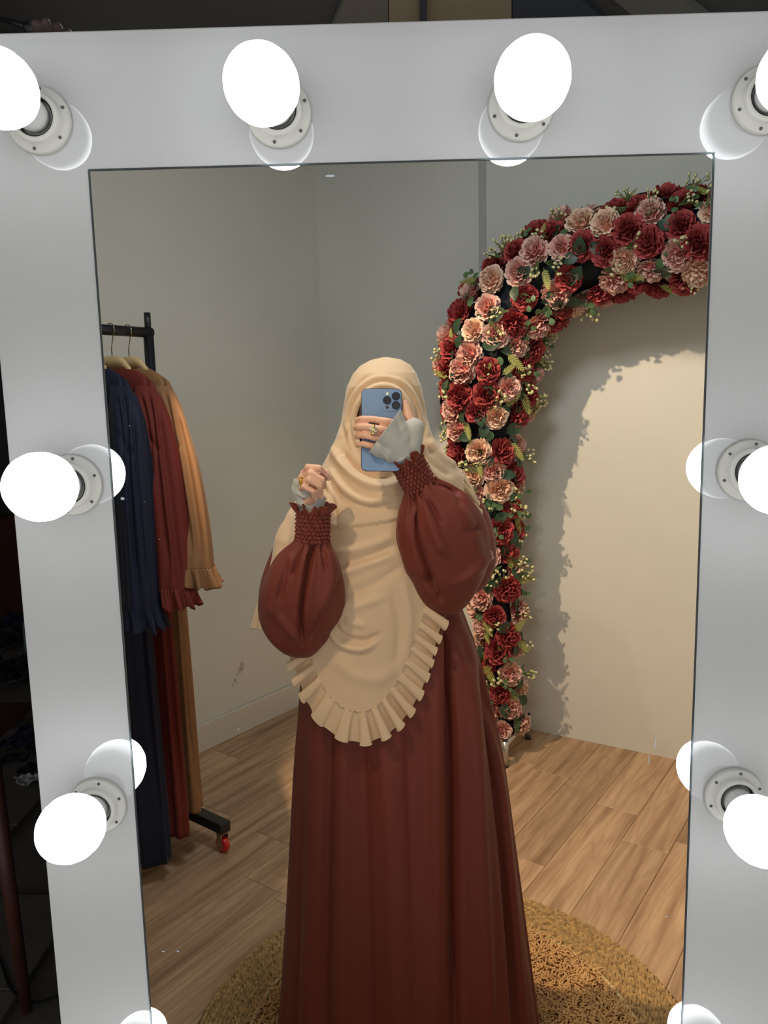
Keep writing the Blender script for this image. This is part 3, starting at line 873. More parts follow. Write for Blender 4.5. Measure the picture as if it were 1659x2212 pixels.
def shirred(p0, p1, r0, r1, name, seed, flare=0.012):
    """Elastic shirred cuff from the sleeve (p0) to a ruffled edge at the wrist (p1)."""
    p0, p1 = np.array(p0), np.array(p1); L = np.linalg.norm(p1 - p0); t = (p1 - p0) / L
    a = np.cross(t, np.array([0, 1.0, 0])); a /= np.linalg.norm(a); b = np.cross(t, a)
    nv, nu = 90, 280; th = np.linspace(0, 2 * math.pi, nu, endpoint=False); G = []
    for i in range(nv):
        u = i / (nv - 1); r = r0 + (r1 - r0) * u
        if u < 0.80:
            k = u / 0.80 * 7.0                         # seven rows of elastic
            row = int(k); ph = (row * 2.399 + seed)
            puff = abs(math.sin(math.pi * k)) ** 0.7
            f = 0.0030 * puff * (0.45 + 0.75 * np.sin(24 * th + ph + 0.5 * np.sin(5 * th + row)) + 0.3 * np.sin(37 * th + 2 * ph)) - 0.0012 * (1 - puff)
            dz = np.zeros(nu)
        else:
            q = (u - 0.80) / 0.20
            f = q ** 0.8 * flare * (0.45 + 0.55 * np.sin(11 * th + seed) + 0.35 * np.sin(17 * th + 1.3 * seed)) + 0.002 * np.sin(24 * th + seed) * (1 - q)
            dz = q * 0.006 * (np.sin(11 * th + 1.2 + seed) + 0.5 * np.sin(7 * th))
        c = p0 + t * (L * u)
        G.append(c + np.outer((r + f) * np.cos(th), a) + np.outer((r + f) * np.sin(th), b) + np.outer(dz, t))
    o = mesh(name, np.array(G).reshape(-1, 3), grid_faces(nv, nu, True), MAT['maroon'], person)
    mod(o, 'SOLIDIFY', thickness=0.0012, offset=0)
    return o


shirred(at(675, 1170, 1.408), at(677, 1094, 1.408), 0.0290, 0.0290, 'cuff', 0.3)
shirred(at(908, 1050, 1.426), at(872, 983, 1.408), 0.0280, 0.0285, 'cuff', 1.9)


# ---- grey fingerless under-sleeves
def glove(mb_, plane_pts, keep, name):
    me = remeshed(mb_, 0.0020, 22)
    bm = bmesh.new(); bm.from_mesh(me)
    a, b = at(*plane_pts[0]), at(*plane_pts[1])
    n = np.cross(b - a, (a + b) / 2 - CAM); n /= np.linalg.norm(n)
    k = at(*keep)
    if (k - a) @ n > 0: n = -n
    bmesh.ops.bisect_plane(bm, geom=bm.verts[:] + bm.edges[:] + bm.faces[:], plane_co=Vector(a), plane_no=Vector(n), clear_outer=True)
    bm.to_mesh(me); bm.free()
    V = np.zeros(len(me.vertices) * 3); me.vertices.foreach_get('co', V); V = V.reshape(-1, 3)
    Nn = np.zeros(len(V) * 3); me.vertices.foreach_get('normal', Nn); Nn = Nn.reshape(-1, 3)
    return me, V, Nn


g = MB()
for m_ in MR: g.capsule(WRR, WRR + (at(*m_) - WRR) * 1.45, 0.0195, 0.0135)
g.capsule(at(868, 945, 1.388), at(815, 945, 1.378), 0.0150, 0.0125); g.capsule(at(858, 960, 1.390), at(805, 965, 1.380), 0.0150, 0.0120); g.capsule(at(872, 935, 1.389), at(840, 905, 1.382), 0.0145, 0.0120)
g.capsule(WRR, at(893, 925, 1.398), 0.0200, 0.0185); g.capsule(WRR, at(915, 1050, 1.43), 0.0205, 0.022)
g.capsule(at(846, 930, 1.383), at(822, 968, 1.387), 0.0150, 0.0140); g.capsule(at(862, 925, 1.386), at(836, 974, 1.388), 0.0165, 0.0160)
me, V, Nn = glove(g, [(849, 906, 1.385), (796, 977, 1.385)], (885, 985, 1.40), 'g')
V = apply_folds(V, Nn, [([(800, 968), (818, 990)], 2.2, 0.002), ([(807, 962), (832, 996)], 2.0, -0.0018), ([(815, 958), (842, 1000)], 2.4, 0.0022), ([(822, 955), (852, 1003)], 2.0, -0.0015), ([(842, 912), (790, 978)], 3.0, 0.0012), ([(880, 985), (850, 1000), (835, 985)], 3, 0.002)])
me.vertices.foreach_set('co', V.ravel())
gl = link_mesh('under_sleeve', me, MAT['glove'], person); rebase(gl); mod(gl, 'SOLIDIFY', thickness=0.0012, offset=1)
g = MB()
for m_ in ML: g.capsule(WRL, WRL + (at(*m_) - WRL) * 1.05, 0.0215, 0.0135)
g.capsule(WRL, at(675, 1170, 1.43), 0.0225, 0.023); g.capsule(WRL, at(690, 1052, 1.405), 0.021, 0.0165); g.capsule(WRL, at(655, 1060, 1.402), 0.0215, 0.0175)
me, V, Nn = glove(g, [(641, 1036, 1.395), (698, 1071, 1.395)], (672, 1095, 1.41), 'g')
V = apply_folds(V, Nn, [([(640, 1062), (655, 1072), (668, 1068)], 2.5, 0.003), ([(645, 1072), (660, 1082), (675, 1076)], 2.5, -0.003), ([(642, 1050), (658, 1062)], 2.5, -0.002), ([(690, 1062), (706, 1085)], 2.5, -0.002), ([(640, 1084), (660, 1094)], 3, 0.002)])
me.vertices.foreach_set('co', V.ravel())
gl = link_mesh('under_sleeve', me, MAT['glove'], person); rebase(gl); mod(gl, 'SOLIDIFY', thickness=0.0012, offset=1)

# ---- khimar: closed round the head and body, hem dipping to a point in front
KR = [(772.5, 826, 840, 1.60, 1.592, 1.608), (778, 800, 866, 1.60, 1.572, 1.635), (790, 778, 886, 1.60, 1.553, 1.665), (808, 762, 899, 1.60, 1.535, 1.69), (835, 750, 909, 1.60, 1.520, 1.71), (870, 744, 916, 1.60, 1.508, 1.72),
      (910, 738, 922, 1.60, 1.502, 1.72), (945, 726, 934, 1.60, 1.500, 1.715), (975, 712, 950, 1.60, 1.490, 1.71), (1000, 698, 975, 1.61, 1.478, 1.715), (1025, 680, 1000, 1.62, 1.468, 1.725), (1055, 655, 1013, 1.63, 1.460, 1.74),
      (1100, 624, 1022, 1.635, 1.455, 1.76), (1150, 604, 1030, 1.635, 1.452, 1.77), (1200, 592, 1034, 1.64, 1.448, 1.78), (1260, 572, 1030, 1.645, 1.446, 1.785), (1330, 556, 1022, 1.65, 1.446, 1.79), (1420, 556, 1014, 1.65, 1.446, 1.79), (1560, 556, 1010, 1.65, 1.442, 1.79)]
rows = []
for (py, lx, rx, d, df_, db) in KR:
    a = at(lx, py, d); b = at(rx, py, d)
    rows.append(((a[2] + b[2]) / 2, (a[0] + b[0]) / 2, (b[0] - a[0]) / 2, d - 0.7, d - df_, db - d))
rows = np.array(rows)
Zs = rows[::-1, 0]


def prof(z):
    return [np.interp(z, Zs, rows[::-1, k]) for k in range(1, 6)]


HEM = [(-180, 1330), (-150, 1335), (-125, 1330), (-105, 1315), (-90, 1305), (-70, 1290), (-55, 1285), (-42, 1290), (-34, 1318), (-29, 1360), (-25, 1415), (-20, 1465), (-14, 1504), (-6, 1530), (2, 1537), (9, 1520), (15, 1488), (20, 1445), (24, 1390), (27, 1335), (31, 1275), (38, 1210),
       (50, 1130), (65, 1050), (80, 1018), (95, 1030), (110, 1110), (130, 1230), (150, 1310), (180, 1330)]
nu, nv = 420, 210
th = np.linspace(-math.pi, math.pi, nu, endpoint=False)
hem_py = np.interp(np.degrees(th), [h[0] for h in HEM], [h[1] for h in HEM])
for _ in range(4): hem_py = (np.roll(hem_py, 1) + hem_py * 2 + np.roll(hem_py, -1)) / 4
front = np.clip(np.cos(th), 0, 1)
hem_z = np.array([at(790, hp_, 1.64 - 0.19 * f_)[2] for hp_, f_ in zip(hem_py, front)])
ztop = rows[0, 0]
G = np.zeros((nv, nu, 3)); cen = np.zeros((nv, 3))
for i in range(nv):
    u = i / (nv - 1)
    k = u ** 1.25
    z = ztop + (hem_z - ztop) * k
    cx_, a, y, bf, bk = prof(z)
    c, s = np.cos(th), np.sin(th)
    low = np.clip((1.40 - z) / 0.3, 0, 1)
    wob = low * 0.010 * (np.sin(5 * th + 0.6) + 0.6 * np.sin(9 * th + 2)) * (1 - 0.6 * front)
    G[i, :, 0] = cx_ + (a + wob) * np.sign(s) * np.abs(s) ** 0.95
    G[i, :, 1] = y - np.where(c > 0, bf, bk) * np.sign(c) * np.abs(c) ** 0.95 - wob * c
    G[i, :, 2] = z
    cen[i] = (np.mean(cx_), np.mean(y), np.mean(z))
cen[0, 2] -= 0.05
N = grid_normals(G, True, cen)
arc_f = lambda sc, t0, t1: [(828 + 60 * sc * math.sin(t), 915 - 76 * sc * math.cos(t)) for t in np.linspace(t0, t1, 7)]
KF = [(arc_f(1.12, -2.1, 1.9), 3.4, 0.0030), (arc_f(1.22, -2.2, 0.5), 3.0, -0.0032), (arc_f(1.24, 0.4, 2.0), 3.0, -0.0032), (arc_f(1.33, -2.1, 0.9), 3.8, 0.0032), (arc_f(1.36, 0.3, 1.9), 3.4, 0.0030), (arc_f(1.45, -2.0, -0.3), 3.4, -0.0032), (arc_f(1.50, 0.6, 1.9), 3.0, -0.0030),
      ([(744, 900), (734, 950), (716, 990)], 4, 0.004), ([(752, 930), (744, 965), (728, 1000)], 3, -0.004), ([(918, 900), (926, 940), (948, 972)], 4, 0.004), ([(908, 920), (916, 955), (935, 985)], 3, -0.004),
      ([(722, 968), (748, 1010), (795, 1046), (845, 1050), (880, 1025)], 10, 0.013), ([(735, 975), (765, 1010), (805, 1028), (850, 1028)], 8, -0.010), ([(712, 1012), (748, 1060), (795, 1084), (850, 1072)], 9, 0.008), ([(712, 1030), (740, 1072), (800, 1098), (855, 1088)], 6, -0.006),
      ([(705, 1050), (722, 1090), (728, 1135)], 6, -0.006), ([(700, 1020), (712, 1060), (718, 1110)], 6, 0.006), ([(920, 950), (950, 985), (985, 1010)], 7, 0.008), ([(905, 965), (940, 1005), (975, 1030)], 6, -0.007),
      ([(720, 1196), (791, 1180), (850, 1156)], 10, 0.006), ([(730, 1222), (790, 1205), (852, 1180)], 8, -0.006), ([(716, 1248), (773, 1226), (850, 1200)], 10, 0.006), ([(728, 1290), (790, 1270), (868, 1225)], 10, -0.005),
      ([(724, 1318), (760, 1312), (830, 1290)], 10, 0.005), ([(712, 1352), (732, 1388), (775, 1402), (812, 1388)], 7, 0.008), ([(716, 1335), (740, 1372), (785, 1384), (820, 1370)], 6, -0.008), ([(720, 1420), (760, 1455), (815, 1468), (860, 1440)], 14, 0.004), ([(745, 1340), (790, 1352)], 8, 0.005),
      ([(870, 1250), (885, 1330), (880, 1420)], 9, 0.004), ([(850, 1280), (862, 1360), (855, 1440)], 9, -0.004), ([(610, 1120), (600, 1180), (596, 1260)], 8, 0.006), ([(640, 1070), (625, 1130), (615, 1200)], 7, -0.006)]
Vk = apply_folds(G.reshape(-1, 3), N.reshape(-1, 3), KF)
# upper layer lying over the chest, ending in a crisp edge
P2 = project(Vk); edge_y = np.interp(P2[:, 0], [690, 751, 800, 856, 900], [1141, 1138, 1132, 1121, 1110])
fr = (np.tile(np.cos(th), nv) > 0.35)
lay = np.clip((edge_y - P2[:, 1]) / 1.6 + 0.5, 0, 1) * np.clip((P2[:, 1] - 1010) / 90, 0, 1) * fr * np.clip((P2[:, 0] - 690) / 15, 0, 1)
Vk = Vk + N.reshape(-1, 3) * (0.0055 * lay)[:, None]
# face opening: roll the cloth inwards along an oval
P2 = project(Vk); oc = np.array([828, 915.0]); orad = np.array([59.0, 75.0])
q = (P2 - oc) / orad; rr = np.linalg.norm(q, axis=1)
fr = (np.tile(np.cos(th), nv) > 0.2) & (P2[:, 1] < 1010)
inside = fr & (rr < 1)
rim = fr & (rr < 1.18)
Vk[rim, 1] -= 0.004 * np.cos((rr[rim] - 1.09) / 0.09 * math.pi / 2).clip(0)
for k in np.where(inside)[0]:
    t_ = q[k] / max(rr[k], 1e-6) * orad + oc
    d = Vk[k, 1] + 0.7
    Vk[k] = at(t_[0], t_[1], d + 0.018 * min(1.0, (1 - rr[k]) * 6))
faces = [f for f in grid_faces(nv, nu, True) if not all(inside[list(f)] & (rr[list(f)] < 0.86))]
kh = mesh('khimar', Vk, faces, MAT['beige'], person)
mod(kh, 'SOLIDIFY', thickness=0.0014, offset=0)
# ruffle along the hem
Gk = Vk.reshape(nv, nu, 3); H = Gk[-1]; Nh = N[-1].copy()
arc = np.concatenate([[0], np.cumsum(np.linalg.norm(np.diff(np.vstack([H, H[:1]]), axis=0), axis=1))])
NS = 2200
sa = np.linspace(0, arc[-1], NS, endpoint=False)
Hc = np.stack([np.interp(sa, arc, np.append(H[:, k], H[0, k])) for k in range(3)], 1)
Nc = np.stack([np.interp(sa, arc, np.append(Nh[:, k], Nh[0, k])) for k in range(3)], 1); Nc[:, 2] *= 0.3; Nc /= np.linalg.norm(Nc, axis=1)[:, None]
Tc = np.roll(Hc, -25, 0) - np.roll(Hc, 25, 0); Tc /= np.linalg.norm(Tc, axis=1)[:, None]
Oc = np.cross(Tc, Nc); Oc /= np.linalg.norm(Oc, axis=1)[:, None]
if np.mean(Oc[:, 2]) > 0: Oc = -Oc
Oc = Oc * 0.8 + np.array([0, 0, -0.35]); Oc /= np.linalg.norm(Oc, axis=1)[:, None]
ph = sa / 0.031 * 2 * math.pi + 2.3 * np.sin(sa * 14) + 1.3 * np.sin(sa * 37 + 1)
NR = 22; R_ = []
W_ = 0.060 + 0.006 * np.sin(sa * 17)
for j in range(NR):
    q = j / (NR - 1)
    am = (0.0100 + 0.004 * np.sin(sa * 29 + 2)) * q ** 0.6
    R_.append(Hc + Oc * (W_ * q - 0.004)[:, None] + Nc * (am * np.sin(ph) + 0.007 * q - 0.0006)[:, None] - Tc * (0.0046 * q ** 0.8 * np.sin(2 * ph))[:, None] + Nc * (0.0018 * math.exp(-q * 6) * np.sin(2.7 * ph))[:, None])
R_ = np.array(R_)
ru = mesh('ruffle', R_.reshape(-1, 3), grid_faces(NR, NS, True), MAT['beige'], kh)
mod(ru, 'SOLIDIFY', thickness=0.0010, offset=0)
E2 = R_[-1]
tv, tf = tube_geo(np.vstack([E2, E2[:1]]), 0.0013, 6, False)
mesh('serged_edge', tv, tf, MAT['trim'], kh)

# ---- rings
def ring(c, axis, r, name, parent, stone=True, k_s=1.0):
    axis = np.array(axis, float); axis /= np.linalg.norm(axis)
    view = CAM - c; view -= axis * (view @ axis); view /= np.linalg.norm(view); sd = np.cross(axis, view)
    m_ = MB(); ts = np.linspace(0, 2 * math.pi, 33)
    m_.tube([c + (view * math.cos(t) + sd * math.sin(t)) * r for t in ts], [k_s * (0.0014 + 0.0010 * max(0, math.cos(t))) for t in ts], 8, False)
    o = m_.build(name, MAT['gold'], parent)
    k = 0
    for (u, v_, s_) in ((0, 0, 0.0032), (0.0036, 0.001, 0.0022), (-0.0034, -0.001, 0.0022), (0.0012, 0.0042, 0.0020), (-0.001, -0.0044, 0.0020), (0.0036, -0.0036, 0.0018), (-0.0034, 0.0036, 0.0018)):
        MB().ellipsoid(c + view * (r + 0.0012) + axis * u * k_s + sd * v_ * k_s, (s_ * k_s, s_ * k_s, s_ * 0.8), n=8, m=5).build('stone', MAT['gem'] if stone else MAT['gold'], o, smooth=False)
    return o


ring_r = at(806, 929, 1.374)
tag(ring(ring_r, at(792, 922, 1.374) - at(824, 928, 1.374), 0.0089, 'finger_ring', None, True, 1.35), 'broad gold ring with clear stones on the finger across the phone', 'ring')
ring_l = (np.array(at(*ML[2])) * 0.52 + fl3[1] * 0.48)
tag(ring(at(659.5, 1040, 1.379), fl3[1] - at(*ML[2]), 0.0086, 'finger_ring', None, False), 'yellow gold ring on the raised half-closed hand', 'ring')

# ---- phone
PC = at(824, 929, 1.398)
tilt = Matrix.Rotation(math.radians(-8), 3, 'X') @ Matrix.Rotation(math.radians(1.5), 3, 'Y')
RP = np.array(tilt)
ph_o = empty('smartphone', tuple(PC)); tag(ph_o, 'pale blue smartphone with three black lenses held up before the face', 'phone')


def rounded(w_, h_, r, n=8):
    pts = []
    for (sx, sz, a0) in ((1, 1, 0), (-1, 1, 90), (-1, -1, 180), (1, -1, 270)):
        for k in range(n + 1):
            a = math.radians(a0 + 90 * k / n)
            pts.append((sx * (w_ / 2 - r) + r * math.cos(a), sz * (h_ / 2 - r) + r * math.sin(a)))
    return pts


def slab(name, outline, y0, y1, mat, parent, off=(0, 0), bevel=0.0008):
    n = len(outline)
    v = [PC + RP @ np.array([x + off[0], yy, z + off[1]]) for yy in (y0, y1) for (x, z) in outline]
    f = [tuple(range(n)), tuple(range(n, 2 * n))[::-1]] + [(k, n + k, n + (k + 1) % n, (k + 1) % n) for k in range(n)]
    o = mesh(name, v, f, mat, parent, smooth=False)
    bm = bmesh.new(); bm.from_mesh(o.data); bmesh.ops.recalc_face_normals(bm, faces=bm.faces); bm.to_mesh(o.data); bm.free()
    if bevel: mod(o, 'BEVEL', width=bevel, segments=2, limit_method='ANGLE')
    return o


PWd, PHt = 0.0735, 0.1495
slab('frame', rounded(PWd, PHt, 0.0105), -0.0030, 0.0040, MAT['phone_side'], ph_o)
slab('back_glass', rounded(PWd - 0.0022, PHt - 0.0022, 0.0098), -0.0036, -0.0030, MAT['phone'], ph_o, bevel=0)
slab('screen', rounded(PWd - 0.003, PHt - 0.003, 0.0095), 0.0040, 0.0045, MAT['lens'], ph_o, bevel=0)
isl = slab('camera_island', rounded(0.0345, 0.0365, 0.0085), -0.0052, -0.0036, MAT['phone'], ph_o, (0.0170, 0.0520))


def disc(name, x, z, r, y0, y1, mat, parent):
    return slab(name, [(r * math.cos(2 * math.pi * k / 24), r * math.sin(2 * math.pi * k / 24)) for k in range(24)], y0, y1, mat, parent, (x, z), 0.0003)


for (lx, lz) in ((0.0258, 0.0604), (0.0100, 0.0530), (0.0258, 0.0440)):
    disc('lens_ring', lx, lz, 0.0074, -0.0072, -0.0052, MAT['lens_ring'], isl)
    disc('lens', lx, lz, 0.0064, -0.0074, -0.0066, MAT['lens'], isl)
disc('flash', 0.0102, 0.0650, 0.0026, -0.0056, -0.0052, MAT['flash'], isl)
disc('sensor', 0.0102, 0.0405, 0.0028, -0.0056, -0.0052, MAT['lidar'], isl)
slab('button', rounded(0.0015, 0.012, 0.0006), -0.0012, 0.0012, MAT['phone_side'], ph_o, (-PWd / 2 - 0.0002, 0.03), 0)

# ================================================================== FLOWER ARCH
P0 = np.array([0.455, 2.425, 0.0]); AN = np.array([0.59, 0.807, 0.0])        # plane parallel to the right wall
arch = empty('flower_arch', tuple(P0))
tag(arch, 'tall arch covered in dusty red and blush artificial flowers beside the wall', 'arch')
CL = [(1086, 1582, 32), (1084, 1500, 34), (1076, 1350, 37), (1068, 1200, 40), (1062, 1080, 46), (1053, 950, 62), (1054, 830, 84), (1064, 745, 88), (1098, 668, 84), (1160, 608, 80), (1245, 566, 78), (1345, 538, 76), (1450, 522, 76), (1530, 516, 76), (1566, 517, 76)]
cl_pts = [on_plane(p[0], p[1], P0, AN) for p in CL]
cl_r = [p[2] / F * (q[1] + 0.7) for p, q in zip(CL, cl_pts)]
CS = spline(np.hstack([np.array(cl_pts), np.array(cl_r)[:, None]]), 160)
seg = np.linalg.norm(np.diff(CS[:, :3], axis=0), axis=1); AL = np.concatenate([[0], np.cumsum(seg)])
Tt = np.gradient(CS[:, :3], axis=0); Tt /= np.linalg.norm(Tt, axis=1)[:, None]


def arch_at(s):
    p = np.array([np.interp(s, AL, CS[:, k]) for k in range(4)]); t = np.array([np.interp(s, AL, Tt[:, k]) for k in range(3)]); t /= np.linalg.norm(t)
    b = -AN                                       # towards the room
    a = np.cross(b, t)
    return p[:3], p[3], t, a, b


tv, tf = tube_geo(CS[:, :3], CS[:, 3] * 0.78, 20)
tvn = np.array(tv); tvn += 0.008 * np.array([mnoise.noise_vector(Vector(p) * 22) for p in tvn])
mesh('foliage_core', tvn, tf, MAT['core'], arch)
# steel base
B1 = np.array([0.432, 2.288]); B2 = np.array([0.572, 2.552]); LB = np.array([-0.866, 0.5]) * 0.24
mbb = MB()
cor = [B1, B2, B2 + LB, B1 + LB]
for k in range(4):
    a, b = cor[k], cor[(k + 1) % 4]
    mbb.tube([(a[0], a[1], 0.092), (b[0], b[1], 0.092)], 0.011, 10)
    mbb.tube([(a[0], a[1], 0.004), (a[0], a[1], 0.112)], 0.0135, 12)
m01 = (cor[0] + cor[3]) / 2; m12 = (cor[1] + cor[2]) / 2
mbb.tube([(m01[0], m01[1], 0.092), (m12[0], m12[1], 0.092)], 0.011, 10)
base = mbb.build('stand', MAT['chrome'], arch)
for c in cor:
    MB().tube([(c[0], c[1], 0.112), (c[0], c[1], 0.1155)], 0.0105, 12).build('plug', MAT['rubber'], base)
    MB().tube([(c[0], c[1], 0.0), (c[0], c[1], 0.006)], 0.0142, 12).build('foot', MAT['rubber'], base)


def set_tint(me, cols):
    at_ = me.attributes.new('tint', 'FLOAT_COLOR', 'POINT')
    at_.data.foreach_set('color', np.array(cols, dtype=np.float32).ravel())


def flower_mesh(name, inner, outer, seed):
    """Full round head of many ruffled petals, axis +Z, radius about 1."""
    rg = random.Random(seed); V = []; Fc = []; C = []
    layers = [(11, 104, 0.92, 0.40), (13, 86, 1.00, 0.38), (13, 68, 1.00, 0.36), (11, 50, 0.97, 0.34), (8, 32, 0.93, 0.32), (6, 16, 0.88, 0.28), (3, 3, 0.84, 0.24)]
    for li, (n, pol, rad, wd) in enumerate(layers):
        for k in range(n):
            az = 2 * math.pi * (k + 0.5 * (li % 2)) / n + rg.uniform(-0.14, 0.14); pl = math.radians(pol + rg.uniform(-7, 7))
            out = np.array([math.sin(pl) * math.cos(az), math.sin(pl) * math.sin(az), math.cos(pl)])
            tg = np.array([-math.sin(az), math.cos(az), 0]); up = np.cross(tg, out); up = -up if up[2] < 0 else up
            # petal: stands out from the core along 'out', cupped, frilled at the rim
            base = len(V); tw = rg.uniform(-0.9, 0.9) if li > 2 else rg.uniform(-0.4, 0.4)
            tg2 = tg * math.cos(tw) + up * math.sin(tw); up2 = np.cross(out, tg2)
            r_ = rad * rg.uniform(0.90, 1.06); w_ = wd * rg.uniform(0.85, 1.15)
            for i in range(4):
                u = i / 3
                for j in range(5):
                    s = (j - 2) / 2
                    half = w_ * (0.45 + 0.75 * math.sin(u * 1.75) ** 0.8) * (1 - 0.10 * (u == 1.0))
                    rr_ = 0.25 + (r_ - 0.25) * u - 0.12 * s * s * u
                    fr = 0.065 * u * math.sin(j * 2.9 + rg.uniform(-0.7, 0.7) + k)
                    cup = (0.20 * u * u - 0.12 * u) * (1.2 - 0.4 * li / 5)
                    V.append(out * rr_ + tg2 * (s * half * 0.62) + up2 * (cup - 0.10 * s * s * u + fr))
                    m = min(1.0, max(0.0, (u - 0.15) / 0.75)) ** 1.3 * (0.68 + 0.32 * (1 - li / 7)) + rg.uniform(-0.04, 0.04)
                    m = min(1, max(0, m))
                    C.append([inner[q] + (outer[q] - inner[q]) * m for q in range(3)] + [1.0])
            for i in range(3):
                for j in range(4):
                    Fc.append((base + i * 5 + j, base + i * 5 + j + 1, base + (i + 1) * 5 + j + 1, base + (i + 1) * 5 + j))
    b0 = len(V); eb = MB().ellipsoid((0, 0, -0.05), (0.5, 0.5, 0.45), n=10, m=6)
    V += [np.array(p) for p in eb.v]; Fc += [tuple(i + b0 for i in f_) for f_ in eb.f]; C += [list(inner[:3]) + [1.0]] * len(eb.v)
    me = bpy.data.meshes.new(name); me.from_pydata([tuple(map(float, p)) for p in V], [], Fc); me.update()
    set_tint(me, C); me.materials.append(MAT['petal']); me.polygons.foreach_set('use_smooth', [True] * len(me.polygons))
    return me


red_in, red_out = srgb(112, 30, 36), srgb(196, 90, 88)
pk_in, pk_out = srgb(206, 116, 116), srgb(244, 212, 194)
cr_in, cr_out = srgb(222, 160, 138), srgb(246, 222, 196)
FM = {'red': [flower_mesh('red_flower', red_in, red_out, k) for k in range(3)], 'pink': [flower_mesh('pink_flower', pk_in, pk_out, 10 + k) for k in range(3)], 'cream': [flower_mesh('cream_flower', cr_in, cr_out, 20 + k) for k in range(2)]}


def leaf_mesh(name, mat, l=1.0, w_=0.36, round_=False):
    V = []; n = 7
    for i in range(n):
        u = i / (n - 1)
        h = w_ * (math.sin(math.pi * min(u * 0.97 + 0.03, 1)) ** (0.55 if round_ else 0.85)) * (1 if round_ else (1.15 - 0.45 * u))
        z = 0.12 * math.sin(u * 2.2)
        for s in (-1, 0, 1): V.append((s * h, u * l, z + (0.10 * h * 2 if s else 0)))
    f_ = grid_faces(n, 3, False)
    me = bpy.data.meshes.new(name); me.from_pydata(V, [], f_); me.materials.append(mat); me.polygons.foreach_set('use_smooth', [True] * len(me.polygons))
    return me


LM = leaf_mesh('leaf', MAT['leaf']); LR = leaf_mesh('leaf_round', MAT['leaf_light'], 1.0, 0.42, True)


def fern_mesh():
    m_ = MB(); m_.tube([(0, t, 0.18 * t * t) for t in np.linspace(0, 1, 6)], [0.012] * 6, 4)
    for k in range(9):
        u = 0.12 + 0.095 * k; L = 0.26 * math.sin(math.pi * (0.25 + 0.72 * u))
        for s in (-1, 1):
            b = np.array([0, u, 0.18 * u * u]); d = np.array([s * 0.8, 0.62, 0.1]); d /= np.linalg.norm(d); p = np.array([-d[1] * s, d[0] * s, 0]) * 0.028
            m_.add([b - p, b + d * L * 0.5 - p * 1.2, b + d * L, b + d * L * 0.5 + p * 1.2, b + p], [(0, 1, 2, 3, 4)])
    me = bpy.data.meshes.new('fern'); me.from_pydata(m_.v, [], m_.f); me.materials.append(MAT['fern'])
    return me


def bud_mesh(seed):
    rg = random.Random(seed); m_ = MB(); mats = []
    for k in range(9):
        tip = np.array([rg.uniform(-0.42, 0.42), rg.uniform(0.45, 1.0), rg.uniform(-0.15, 0.35)]); mid = tip * 0.5 + np.array([0, 0.08, 0])
        m_.tube([np.zeros(3), mid, tip], 0.018, 4, False)
    nf = len(m_.f); rg = random.Random(seed)
    for k in range(9):
        tip = np.array([rg.uniform(-0.42, 0.42), rg.uniform(0.45, 1.0), rg.uniform(-0.15, 0.35)])
        m_.ellipsoid(tip, (0.085, 0.11, 0.085), n=6, m=4)
    me = bpy.data.meshes.new('bud_sprig'); me.from_pydata(m_.v, [], m_.f); me.materials.append(MAT['stem']); me.materials.append(MAT['bud'])
    me.polygons.foreach_set('material_index', [0] * nf + [1] * (len(m_.f) - nf)); me.polygons.foreach_set('use_smooth', [True] * len(m_.f))
    return me


FN = fern_mesh(); BD = [bud_mesh(k) for k in range(3)]
rga = random.Random(11)


def place(name, me, pos, zdir, ydir, scale):
    z = Vector(zdir).normalized(); y = Vector(ydir); y = (y - z * y.dot(z)).normalized(); x = y.cross(z)
    Mx = Matrix((x, y, z)).transposed().to_4x4(); Mx.translation = Vector(pos) - Vector(P0)
    o = bpy.data.objects.new(name, me); COL.objects.link(o); o.parent = arch
    o.matrix_local = Mx @ Matrix.Scale(scale, 4)
    return o


# flowers: staggered rows round the side that faces the room
TOT = AL[-1]; s = 0.05; row = 0; placed = []
while s < TOT:
    p, r, t, a, b = arch_at(s)
    n = max(3, int(round(r * math.pi * 1.28 / 0.084)))
    for k in range(n):
        phi = math.radians(-125 + 250 * (k + 0.5 + 0.25 * (1 if row % 2 else -1)) / n) + rga.uniform(-0.13, 0.13)
        ss = min(TOT, s + rga.uniform(-0.022, 0.022))
        p2, r2, t2, a2, b2 = arch_at(ss)
        nrm = b2 * math.cos(phi) + a2 * math.sin(phi)
        q = p2 + nrm * (r2 + rga.uniform(-0.006, 0.012))
        if any(np.linalg.norm(q - e) < 0.063 for e in placed): continue
        placed.append(q)
        par = (row + k) % 2 if rga.random() < 0.8 else rga.randint(0, 1)
        kind = 'red' if par else ('cream' if rga.random() < 0.4 else 'pink')
        zd = nrm + 0.25 * np.array([rga.uniform(-1, 1), rga.uniform(-1, 1), rga.uniform(-1, 1)])
        fo = place('flower', rga.choice(FM[kind]), q, zd, t2 + 0.7 * a2 * rga.uniform(-1, 1), 0.058 * rga.uniform(0.88, 1.10))
        fo['label'] = {'red': 'dusty red flower', 'pink': 'blush pink flower', 'cream': 'pale cream-pink flower'}[kind]
    s += 0.082; row += 1
n_fl = len(placed)
